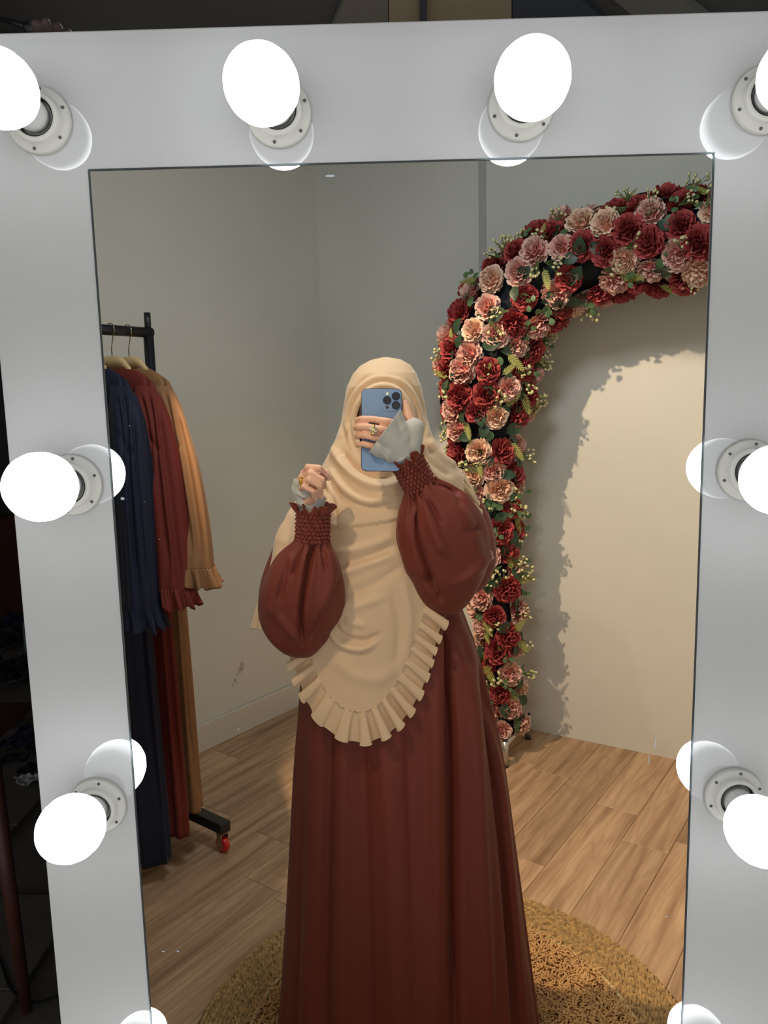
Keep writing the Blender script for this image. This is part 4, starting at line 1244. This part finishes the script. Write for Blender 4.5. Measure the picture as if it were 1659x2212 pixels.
# leaves, ferns and bud sprigs between them
for k in range(230):
    ss = rga.uniform(0.03, TOT - 0.05); p2, r2, t2, a2, b2 = arch_at(ss); phi = math.radians(rga.uniform(-115, 115))
    nrm = b2 * math.cos(phi) + a2 * math.sin(phi); tan = -b2 * math.sin(phi) + a2 * math.cos(phi)
    w1 = rga.uniform(0, 2 * math.pi); d = t2 * math.cos(w1) + tan * math.sin(w1) + nrm * rga.uniform(0.1, 0.7)
    rnd = rga.random() < 0.42
    place('leaf', LR if rnd else LM, p2 + nrm * (r2 + 0.020), nrm + 0.3 * tan * rga.uniform(-1, 1), d, rga.uniform(0.032, 0.044) if rnd else rga.uniform(0.055, 0.078))
for k in range(34):                                        # eucalyptus twigs: little round leaves in clusters
    ss = rga.uniform(0.05, TOT - 0.05); p2, r2, t2, a2, b2 = arch_at(ss); phi = math.radians(rga.choice([-1, 1]) * rga.uniform(20, 112))
    nrm = b2 * math.cos(phi) + a2 * math.sin(phi); tan = -b2 * math.sin(phi) + a2 * math.cos(phi)
    c0 = p2 + nrm * (r2 + 0.03); d0 = nrm * 0.6 + tan * math.copysign(0.5, phi) + t2 * rga.uniform(-0.7, 0.7)
    for j in range(3):
        place('leaf', LR, c0 + d0 * 0.02 * j, nrm + b2 + 0.4 * np.array([rga.uniform(-1, 1) for _ in range(3)]), d0 + 0.9 * tan * (1 if j % 2 else -1), rga.uniform(0.020, 0.028))
for k in range(62):
    ss = rga.uniform(0.05, TOT - 0.03); p2, r2, t2, a2, b2 = arch_at(ss); phi = math.radians(rga.uniform(-118, 118))
    nrm = b2 * math.cos(phi) + a2 * math.sin(phi); tan = -b2 * math.sin(phi) + a2 * math.cos(phi)
    d = nrm * 0.7 + tan * rga.uniform(-1, 1) + t2 * rga.uniform(-1, 1)
    place('fern_frond', FN, p2 + nrm * (r2 + 0.024), nrm + 0.8 * b2, d, rga.uniform(0.070, 0.10))
for k in range(95):
    ss = rga.uniform(0.05, TOT - 0.03); p2, r2, t2, a2, b2 = arch_at(ss); phi = math.radians(rga.uniform(-118, 118))
    nrm = b2 * math.cos(phi) + a2 * math.sin(phi); tan = -b2 * math.sin(phi) + a2 * math.cos(phi)
    d = nrm * 0.9 + tan * rga.uniform(-0.8, 0.8) + t2 * rga.uniform(-0.8, 0.8)
    place('bud_sprig', rga.choice(BD), p2 + nrm * (r2 + 0.026), nrm + 0.8 * b2, d, rga.uniform(0.055, 0.078))

# ================================================================== CLOTHES RACK
FD = np.array([0.809, -0.588]); BDR = -UL                   # foot direction, bar direction (towards the viewer)
POST = np.array([-0.788, 1.846]); BZ = 1.737
rack = empty('clothes_rack', (POST[0], POST[1], 0)); tag(rack, 'black steel clothes rack on red casters at the wall', 'rack')


def rp(u, v_, z):
    q = POST + FD * u + BDR * v_
    return np.array([q[0], q[1], z])


BL = 0.325
MB().tube([rp(0, -0.012, BZ), rp(0, BL, BZ)], 0.0165, 16).build('rail', MAT['black'], rack)
for v_, top in ((0.0, 1.80), (BL - 0.012, 1.80)):
    MB().tube([rp(0, v_, 0.10), rp(0, v_, BZ + 0.012)], 0.0165, 16).tube([rp(0, v_, BZ), rp(0, v_, top)], 0.0105, 14).build('post', MAT['black'], rack)
    Rf = np.stack([np.append(FD, 0), np.append(BDR, 0), [0, 0, 1]], 1)
    near = v_ > 0.1
    f_ = MB().box(rp(-0.08 if near else 0.03, v_, 0.093), (0.095 if near else 0.215, 0.022, 0.017), Rf).build('foot', MAT['black'], rack, smooth=False); mod(f_, 'BEVEL', width=0.004, segments=2)
    for u in ((-0.03, -0.155) if near else (0.225, -0.165)):
        w_ = MB()
        ax = np.append(BDR, 0)
        c = rp(u, v_, 0.027)
        w_.tube([c - ax * 0.010, c - ax * 0.008, c + ax * 0.008, c + ax * 0.010], [0.022, 0.0265, 0.0265, 0.022], 24)
        wh = w_.build('caster', MAT['red'], rack)
        MB().tube([c - ax * 0.0115, c + ax * 0.0115], 0.013, 16).build('hub', MAT['steel'], wh)
        k = MB()
        for s_ in (-1, 1): k.box(c + ax * s_ * 0.0135 + np.array([0, 0, 0.02]), (0.012, 0.0015, 0.030), Rf)
        k.box(c + np.array([0, 0, 0.0485]), (0.022, 0.018, 0.002), Rf)
        k.build('bracket', MAT['steel'], wh, smooth=False)


def bar_v(px):
    vs_ = np.linspace(0, BL, 200); P = project(np.array([rp(0, x, BZ) for x in vs_])); return vs_[np.argmin(abs(P[:, 0] - px))]


def garment(v0, mat, colour, zdrop, back, seed, sw=1.0, long_=0.0, flare=0.0):
    def L(u, v_, z): return rp(u, v0 + v_, BZ + z)
    hg = empty('clothes_hanger', tuple(rp(0, v0, BZ - 0.1)))
    tag(hg, f'pale wooden hanger holding the {colour} dress', 'hanger', 'hangers on the clothes rack')
    hk = []
    for a in np.linspace(-0.9, 3.4, 16): hk.append(L(-0.0205 * math.cos(a), 0, 0.0205 * math.sin(a) + 0.0005))
    hk = hk + [L(0.010, 0, -0.030), L(0, 0, -0.045), L(0, 0, -0.075)] if False else [L(0, 0, -0.078), L(0, 0, -0.050), L(0.006, 0, -0.038)] + [L(0.0205 * math.cos(a), 0, 0.0205 * math.sin(a)) for a in np.linspace(-0.9, 3.3, 16)]
    MB().tube(hk, 0.0018, 8).build('hook', MAT['steel'], hg)
    m_ = MB()
    prof_ = [(-0.188 * back, -0.206, 0.007), (-0.14 * back, -0.164, 0.009), (-0.085, -0.116, 0.012), (-0.045, -0.085, 0.018), (0, -0.079, 0.021), (0.045, -0.085, 0.018), (0.085, -0.116, 0.012), (0.14, -0.164, 0.009), (0.188, -0.206, 0.007)]
    S = spline(prof_, 41); V = []
    for (u, z, h) in S:
        for (dv, dz) in ((-0.0045, 0), (-0.0055, -h), (-0.0045, -2 * h), (0.0045, -2 * h), (0.0055, -h), (0.0045, 0)): V.append(L(u, dv, z + dz))
    m_.add(V, grid_faces(41, 6, True) + [tuple(range(6)), tuple(range(40 * 6, 41 * 6))[::-1]]); m_.build('shoulder_bar', MAT['hanger'], hg)
    # dress
    g_ = empty('hanging_dress', tuple(rp(0, v0, 0.0)))
    tag(g_, f'{colour} long-sleeved dress hanging on the clothes rack', 'dress', 'dresses on the clothes rack')
    rowsg = [(-0.112, 0.072, 0.012, 0.0), (-0.128, 0.115, 0.018, 0), (-0.146, 0.155, 0.024, 0), (-0.170, 0.192, 0.030, 0), (-0.22, 0.205, 0.040, 0.05), (-0.35, 0.198, 0.048, 0.2), (-0.55, 0.188, 0.052, 0.5), (-0.80, 0.188, 0.056, 0.8), (-1.15, 0.198, 0.060, 1.0), (-1.45, 0.208, 0.064, 1.0), (-1.62 - long_, 0.212, 0.066, 1.0)]
    S = spline(rowsg, 110); nu_ = 150; th_ = np.linspace(0, 2 * math.pi, nu_, endpoint=False); G_ = np.zeros((110, nu_, 3)); cen_ = []
    for i, (z, hw, ht, fo) in enumerate(S):
        f_ = fo * (0.020 * np.sin(6 * th_ + seed) + 0.013 * np.sin(11 * th_ + 2.1 * seed) + 0.008 * np.sin(17 * th_ + z * 2))
        u_ = np.cos(th_) * hw; u_ = np.where(u_ < 0, u_ * back, u_) * (1 + 0.25 * f_ / 0.03 * 0.12); v_ = np.sin(th_) * (ht + f_ * 0.9)
        dz = -0.018 * np.exp(-(u_ / 0.05) ** 2) * (1 if z > -0.12 else 0)
        for j in range(nu_): G_[i, j] = L(u_[j], v_[j], z + dz[j])
        cen_.append(L(0, 0, z))
    Nb = grid_normals(G_, True, np.array(cen_)); pcb = project(np.array(cen_))
    def onb(q, off): k_i = int(q * 109); return (pcb[k_i, 0] + off, pcb[k_i, 1])
    G_ = apply_folds(G_.reshape(-1, 3), Nb.reshape(-1, 3), [([onb(0.06, 70), onb(0.2, 72), onb(0.34, 66)], 4, -0.008), ([onb(0.4, 70), onb(0.7, 74), onb(0.99, 84)], 7, -0.014), ([onb(0.45, 96), onb(0.7, 100), onb(0.99, 112)], 6, -0.012), ([onb(0.45, 40), onb(0.7, 44), onb(0.99, 50)], 8, -0.012), ([onb(0.02, 20), onb(0.05, 60), onb(0.09, 92)], 2.0, -0.004)]).reshape(G_.shape)
    bo = mesh('bodice', G_.reshape(-1, 3), grid_faces(110, nu_, True), mat, g_); mod(bo, 'SOLIDIFY', thickness=0.0015, offset=0)
    for side in (1, -1):
        if side < 0 and back < 0.9: continue
        k_ = side * (back if side < 0 else 1)
        pathv = [(0.165, -0.175), (0.205, -0.215), (0.232 + 0.25 * flare, -0.31), (0.255 + 0.6 * flare, -0.47 - zdrop * 0.5), (0.276 + 0.85 * flare, -0.64 - zdrop * 0.8), (0.290 + flare, -0.79 - zdrop)]
        dv = 0.0
        Pp = spline([(u * k_, (0.012 + 0.016 * i) * 1.0, z) for i, (u, z) in enumerate(pathv)], 60); nu2 = 90; th2 = np.linspace(0, 2 * math.pi, nu2, endpoint=False); G2 = []
        for i, (u, vv_, z) in enumerate(Pp):
            q = i / 59; ru_, rv_ = 0.030 + 0.030 * min(1, q * 3) * sw, 0.022 + 0.026 * min(1, q * 2)
            f_ = 0.10 * min(1, q * 2) * (np.sin(3 * th2 + seed + 2 * q) + 0.6 * np.sin(5 * th2 + 2 * seed)) + 0.06 * q * np.sin(9 * th2 + seed)
            G2.append([L(u + math.cos(t) * ru_ * (1 + e), vv_ + math.sin(t) * rv_ * (1 + e), z + 0.25 * side * math.cos(t) * ru_ * -0.2) for t, e in zip(th2, f_)])
        G2 = np.array(G2); c2_ = G2.mean(1); Nn_ = grid_normals(G2, True, c2_); pc2 = project(c2_); yy = pc2[:, 1]
        def on(q, off): k_i = int(q * 59); return (pc2[k_i, 0] + off, pc2[k_i, 1])
        G2 = apply_folds(G2.reshape(-1, 3), Nn_.reshape(-1, 3), [([on(0.1, 4), on(0.35, 2), on(0.6, -6), on(0.95, -4)], 5, -0.012), ([on(0.15, -14), on(0.4, -14), on(0.62, -20)], 5, -0.010), ([on(0.3, 16), on(0.6, 12), on(0.98, 16)], 6, -0.010), ([on(0.2, 10), on(0.5, 4), on(0.9, 6)], 6, 0.007), ([on(0.40, -24), on(0.46, -6), on(0.50, 8)], 5, -0.008)]).reshape(G2.shape)
        sl = mesh('sleeve', np.array(G2).reshape(-1, 3), grid_faces(60, nu2, True), mat, g_)
        last = np.array(G2[-1]); cc = last.mean(0); G3 = []; th3 = np.linspace(0, 2 * math.pi, 240, endpoint=False)
        LX = np.stack([np.interp(th3, np.append(th2, 2 * math.pi), np.append(last[:, k], last[0, k])) for k in range(3)], 1)
        for i in range(12):
            q = i / 11
            out = (LX - cc) / np.linalg.norm(LX - cc, axis=1)[:, None]
            wv = (0.5 + 0.9 * np.sin(10 * th3 + seed) + 0.5 * np.sin(16 * th3 + 2 * seed))
            G3.append(LX + out * (0.012 * q * wv + 0.002 * np.sin(40 * th3) * (1 - q) - 0.002 * (i == 0))[:, None] + np.array([FD[0] * 0.012 * q, FD[1] * 0.012 * q, -0.058 * q]) + np.outer(0.006 * q * np.sin(10 * th3 + 1), [0, 0, 1]))
        rf = mesh('ruffle', np.array(G3).reshape(-1, 3), grid_faces(12, 240, True), mat, sl); mod(rf, 'SOLIDIFY', thickness=0.0012, offset=0)
    return g_


garment(bar_v(275), MAT['camel'], 'camel brown', -0.095, 1.0, 0.4, 1.0, -0.06, 0.085)
garment(bar_v(238), MAT['rust'], 'rust red', -0.045, 0.8, 2.2, 1.0, 0.0, 0.055)
garment(bar_v(238) + 0.085, MAT['navy'], 'navy blue', 0.0, 0.55, 3.9, 1.1, 0.05, 0.02)

# ================================================================== ROUND RUG
RC = np.array([0.09, 0.90]); RO, RI = 0.602, 0.467
rug = empty('round_rug', (RC[0], RC[1], 0)); tag(rug, 'round shaggy rug with a wide braided seagrass border under the person', 'rug')
m_ = MB(); n = 96
ringv = [(RI - 0.01, 0.0), (RI - 0.01, 0.008), (RO - 0.004, 0.008), (RO, 0.004), (RO, 0.0)]
v = [(RC[0] + r * math.cos(2 * math.pi * j / n), RC[1] + r * math.sin(2 * math.pi * j / n), z) for r, z in ringv for j in range(n)]
m_.add(v, grid_faces(5, n, True)); m_.build('border_base', plain('border_under', srgb(92, 70, 40), rough=0.9), rug)
m_ = MB(); rr_ = RI + 0.004; row = 0
while rr_ < RO - 0.002:
    cnt = int(2 * math.pi * rr_ / 0.0145)
    for k in range(cnt):
        a = 2 * math.pi * (k + 0.5 * (row % 2)) / cnt + random.uniform(-0.003, 0.003)
        er = np.array([math.cos(a), math.sin(a), 0]); et = np.array([-er[1], er[0], 0]); sl = 0.42 * (1 if row % 2 else -1)
        d = et * math.cos(sl) + er * math.sin(sl); d2 = np.cross(np.array([0, 0, 1]), d)
        c = np.array([RC[0], RC[1], 0.0095 + random.uniform(0, 0.005)]) + er * rr_
        hl = 0.0135 * random.uniform(0.85, 1.15)
        Vs = []
        for q_, w_, h_ in ((-1, 0.15, -0.003), (-0.55, 0.8, 0.003), (0, 1.0, 0.0055), (0.55, 0.8, 0.003), (1, 0.15, -0.003)):
            for e_, z_ in ((-1, -0.004), (-0.5, 0.75), (0.5, 0.75), (1, -0.004)): Vs.append(c + d * hl * q_ + d2 * 0.0049 * w_ * e_ + np.array([0, 0, h_ if z_ > 0 else -0.004]))
        m_.add(Vs, grid_faces(5, 4, False))
    rr_ += 0.0108; row += 1
tag(m_.build('braid', MAT['jute'], rug), kind='stuff')
tv, tf = tube_geo([(RC[0] + RI * math.cos(t), RC[1] + RI * math.sin(t), 0.014) for t in np.linspace(0, 2 * math.pi, 121)], 0.0048, 8, False)
mesh('cord', tv, tf, MAT['cord'], rug)
m_ = MB(); v = [(RC[0] + r * math.cos(2 * math.pi * j / n), RC[1] + r * math.sin(2 * math.pi * j / n), z) for r, z in ((RI - 0.004, 0.0), (RI - 0.004, 0.010), (0.001, 0.012)) for j in range(n)]
m_.add(v, grid_faces(3, n, True)); m_.build('backing', MAT['shag_base'], rug)
rgs = np.random.RandomState(3); m_ = MB()
for k in range(20000):
    r = math.sqrt(rgs.rand()) * (RI - 0.006); a = rgs.rand() * 2 * math.pi
    b = np.array([RC[0] + r * math.cos(a), RC[1] + r * math.sin(a), 0.009]); w1 = rgs.rand() * 2 * math.pi; L_ = 0.018 + 0.018 * rgs.rand()
    d = np.array([math.cos(w1), math.sin(w1), 0]); p = np.array([-d[1], d[0], 0]) * 0.0026
    c1 = b + d * L_ * 0.35 + np.array([0, 0, L_ * 0.55]); c2 = b + d * L_ * (0.8 + 0.3 * rgs.rand()) + np.array([0, 0, L_ * (0.35 + 0.5 * rgs.rand())]) + p * rgs.uniform(-4, 4)
    m_.add([b - p * 0.7, b + p * 0.7, c1 + p, c1 - p, c2], [(0, 1, 2, 3), (3, 2, 4)])
tag(m_.build('pile', MAT['shag'], rug), kind='stuff')

# ================================================================== THE DARK ROOM BESIDE THE MIRROR
def scrap(px, py, size, mat, label, seed, name='cloth_scrap', lift=0.02):
    c = on_plane(px, py, (0, 0, 0.0), (0, 0, 1)); rg = random.Random(seed); n = 15; V = []
    a0 = rg.uniform(0, 3.1); ca, sa_ = math.cos(a0), math.sin(a0)
    for i in range(n):
        for j in range(n):
            u, v_ = (i / (n - 1) - 0.5), (j / (n - 1) - 0.5)
            x = u * size * (1 + 0.5 * mnoise.noise(Vector((v_ * 3, seed, 0)))); y = v_ * size * 0.7 * (1 + 0.6 * mnoise.noise(Vector((u * 3, seed, 5))))
            z = 0.004 + lift * abs(mnoise.noise(Vector((u * 5 + seed, v_ * 5, 1)))) + 0.4 * lift * abs(mnoise.noise(Vector((u * 11 + seed, v_ * 11, 3))))
            V.append((c[0] + x * ca - y * sa_, c[1] + x * sa_ + y * ca, z))
    o = mesh(name, V, grid_faces(n, n, False), mat); mod(o, 'SOLIDIFY', thickness=0.002, offset=1); mod(o, 'SUBSURF', levels=1, render_levels=1)
    tag(o, label, 'scrap', 'scraps on the dark floor')
    return o


scrap(20, 1395, 0.42, MAT['black_cloth'], 'large black cloth heap farthest back on the dark floor', 3, lift=0.16)
scrap(52, 1460, 0.50, MAT['black_cloth'], 'wide black cloth heap in the middle of the dark floor', 5, lift=0.18)
scrap(44, 1350, 0.30, MAT['navy_cloth'], 'dark navy cloth bundle against the far dark wall', 8, lift=0.16)
scrap(60, 1605, 0.26, MAT['navy_cloth'], 'navy cloth scrap just before the black heap', 9, lift=0.07)
scrap(20, 1568, 0.12, MAT['white_cloth'], 'upper white scrap at the picture edge on the dark floor', 12, lift=0.05)
scrap(70, 1690, 0.12, MAT['white_cloth'], 'lower white scrap nearest the mirror on the dark floor', 14, lift=0.04)
scrap(2, 1650, 0.09, MAT['black_cloth'], 'small black scrap at the picture edge below the white one', 21, lift=0.03)
scrap(62, 1665, 0.10, MAT['black_cloth'], 'thin black scrap just above the lower white scrap', 25, lift=0.03)
# looped strip of cloth
lc = on_plane(35, 1640, (0, 0, 0), (0, 0, 1))
lp = [lc + np.array([0.05 * math.cos(t), 0.032 * math.sin(t) + 0.01 * math.sin(2 * t), 0.012 + 0.006 * math.sin(3 * t)]) for t in np.linspace(0, 2 * math.pi, 30)]
tag(MB().tube(lp, 0.006, 8, False).build('cloth_loop', MAT['black_cloth']), 'small black loop of cloth on the dark floor', 'scrap')
# table: leaning leg seen at the lower left, top out of the picture
tl = empty('work_table', tuple(on_plane(62, 2190, (0, 0, 0), (0, 0, 1)))); tag(tl, 'red-brown wooden table with a slanting leg at the lower left', 'table')
foot_ = on_plane(58, 2185, (0, 0, 0), (0, 0, 1)); upp = at(-30, 1560, foot_[1] + 0.7 + 0.02)
dirl = (upp - foot_) / np.linalg.norm(upp - foot_); topz = 0.72; top_p = foot_ + dirl * (topz / dirl[2])
MB().tube([foot_, top_p], [0.014, 0.021], 16).build('leg', MAT['red_wood'], tl)
for (dx, dy) in ((-0.55, 0.0), (-0.55, 0.10)):
    f2 = foot_ + np.array([dx, dy, 0]); t2_ = top_p + np.array([dx * 0.75, dy * 0.8, 0]) + np.array([0.0 if dx == 0 else -0.0, 0.03, 0])
    MB().tube([f2, t2_], [0.014, 0.021], 16).build('leg', MAT['red_wood'], tl)
tp = MB().box(((top_p[0] - 0.27), top_p[1] + 0.05, topz + 0.012), (0.30, 0.11, 0.014)).build('tabletop', MAT['red_wood'], tl, smooth=False); mod(tp, 'BEVEL', width=0.004, segments=2)
# black cable trailing from the mirror
cp = [on_plane(x, y, (0, 0, 0.004), (0, 0, 1)) for (x, y) in ((-30, 2010), (2, 2080), (20, 2130), (48, 2158), (85, 2165), (130, 2150), (190, 2140))]
tag(MB().tube(spline(cp, 60), 0.0035, 8).build('power_cable', MAT['rubber']), 'thin black power cable curving over the dark floor to the mirror', 'cable')
# brown cabinet and plastic bottle standing further back
cb = at(-60, 1090, 4.9)
ca_ = empty('wooden_cabinet', (cb[0], cb[1], 0)); tag(ca_, 'dark brown rounded wooden cabinet behind the mirror at left', 'cabinet')
b_ = MB().box((cb[0] - 0.32, cb[1] + 0.35, 0.37), (0.30, 0.28, 0.37)).build('carcass', MAT['red_wood'], ca_, smooth=False); mod(b_, 'BEVEL', width=0.03, segments=4)
for dz in (0.20, 0.54):
    d_ = MB().box((cb[0] - 0.32, cb[1] + 0.35 - 0.285, dz), (0.26, 0.008, 0.14)).build('drawer', MAT['red_wood'], ca_, smooth=False)
    MB().ellipsoid((cb[0] - 0.32, cb[1] + 0.35 - 0.30, dz), (0.014, 0.012, 0.014)).build('knob', MAT['steel'], d_)
bt = on_plane(16, 1245, (0, 0, 0), (0, 0, 1)); bt = at(44, 1165, 4.6)
bo_ = empty('plastic_bottle', (bt[0], bt[1], 0.0)); tag(bo_, 'clear plastic bottle in the dark behind the mirror', 'bottle')
pb = [(E0, 0.0), (0.032, 0.0), (0.035, 0.01), (0.035, 0.15), (0.030, 0.19), (0.013, 0.225), (0.013, 0.25), (E0, 0.25)]
pv = [(bt[0] + r * math.cos(2 * math.pi * j / 20), bt[1] + r * math.sin(2 * math.pi * j / 20), z) for r, z in pb for j in range(20)]
mesh('bottle_body', pv, grid_faces(len(pb), 20, True), MAT['tape'], bo_)
MB().tube([(bt[0], bt[1], 0.245), (bt[0], bt[1], 0.265)], 0.015, 16).build('cap', MAT['navy_board'], bo_)
# fingers of someone steadying the mirror from behind
hd = MB(); hx = [at(86, 74, 0.735), at(108, 73, 0.735), at(132, 71, 0.735), at(153, 71, 0.735)]; hh = [0.021, 0.022, 0.018, 0.013]
for p, h in zip(hx, hh):
    k0 = np.array([p[0], 0.034, OZT - 0.030]); k1 = np.array([p[0], 0.036, OZT + h * 0.55]); k2 = np.array([p[0], 0.028, OZT + h])
    hd.capsule(k0, k1, 0.0048, 0.0046); hd.capsule(k1, k2, 0.0046, 0.0042)
pc_ = np.array([(hx[0][0] + hx[3][0]) / 2, 0.042, OZT - 0.062])
for p in hx: hd.capsule(pc_, np.array([p[0], 0.034, OZT - 0.030]), 0.012, 0.006)
hd.capsule(pc_, pc_ + np.array([-0.03, 0.012, -0.012]), 0.013, 0.014); hd.capsule(pc_ + np.array([-0.03, 0.012, -0.012]), pc_ + np.array([-0.045, 0.016, -0.018]), 0.015, 0.015)
hd.capsule(pc_ + np.array([0.010, 0, -0.012]), np.array([hx[3][0] + 0.010, 0.030, OZT - 0.040]), 0.007, 0.005)
ho = link_mesh('hand', remeshed(hd, 0.0013, 3), MAT['hand_dark'])
tag(ho, 'four dim fingers gripping the top edge of the mirror frame', 'hand')
# thin rod leaning in the dark beside the hand
tag(MB().tube([at(-30, 30, 1.5), at(62, 58, 1.3)], [0.004, 0.005], 10).ellipsoid(at(64, 60, 1.3), (0.010, 0.010, 0.010)).build('thin_rod', MAT['black']), 'thin dark rod above the top left of the mirror frame', 'rod')
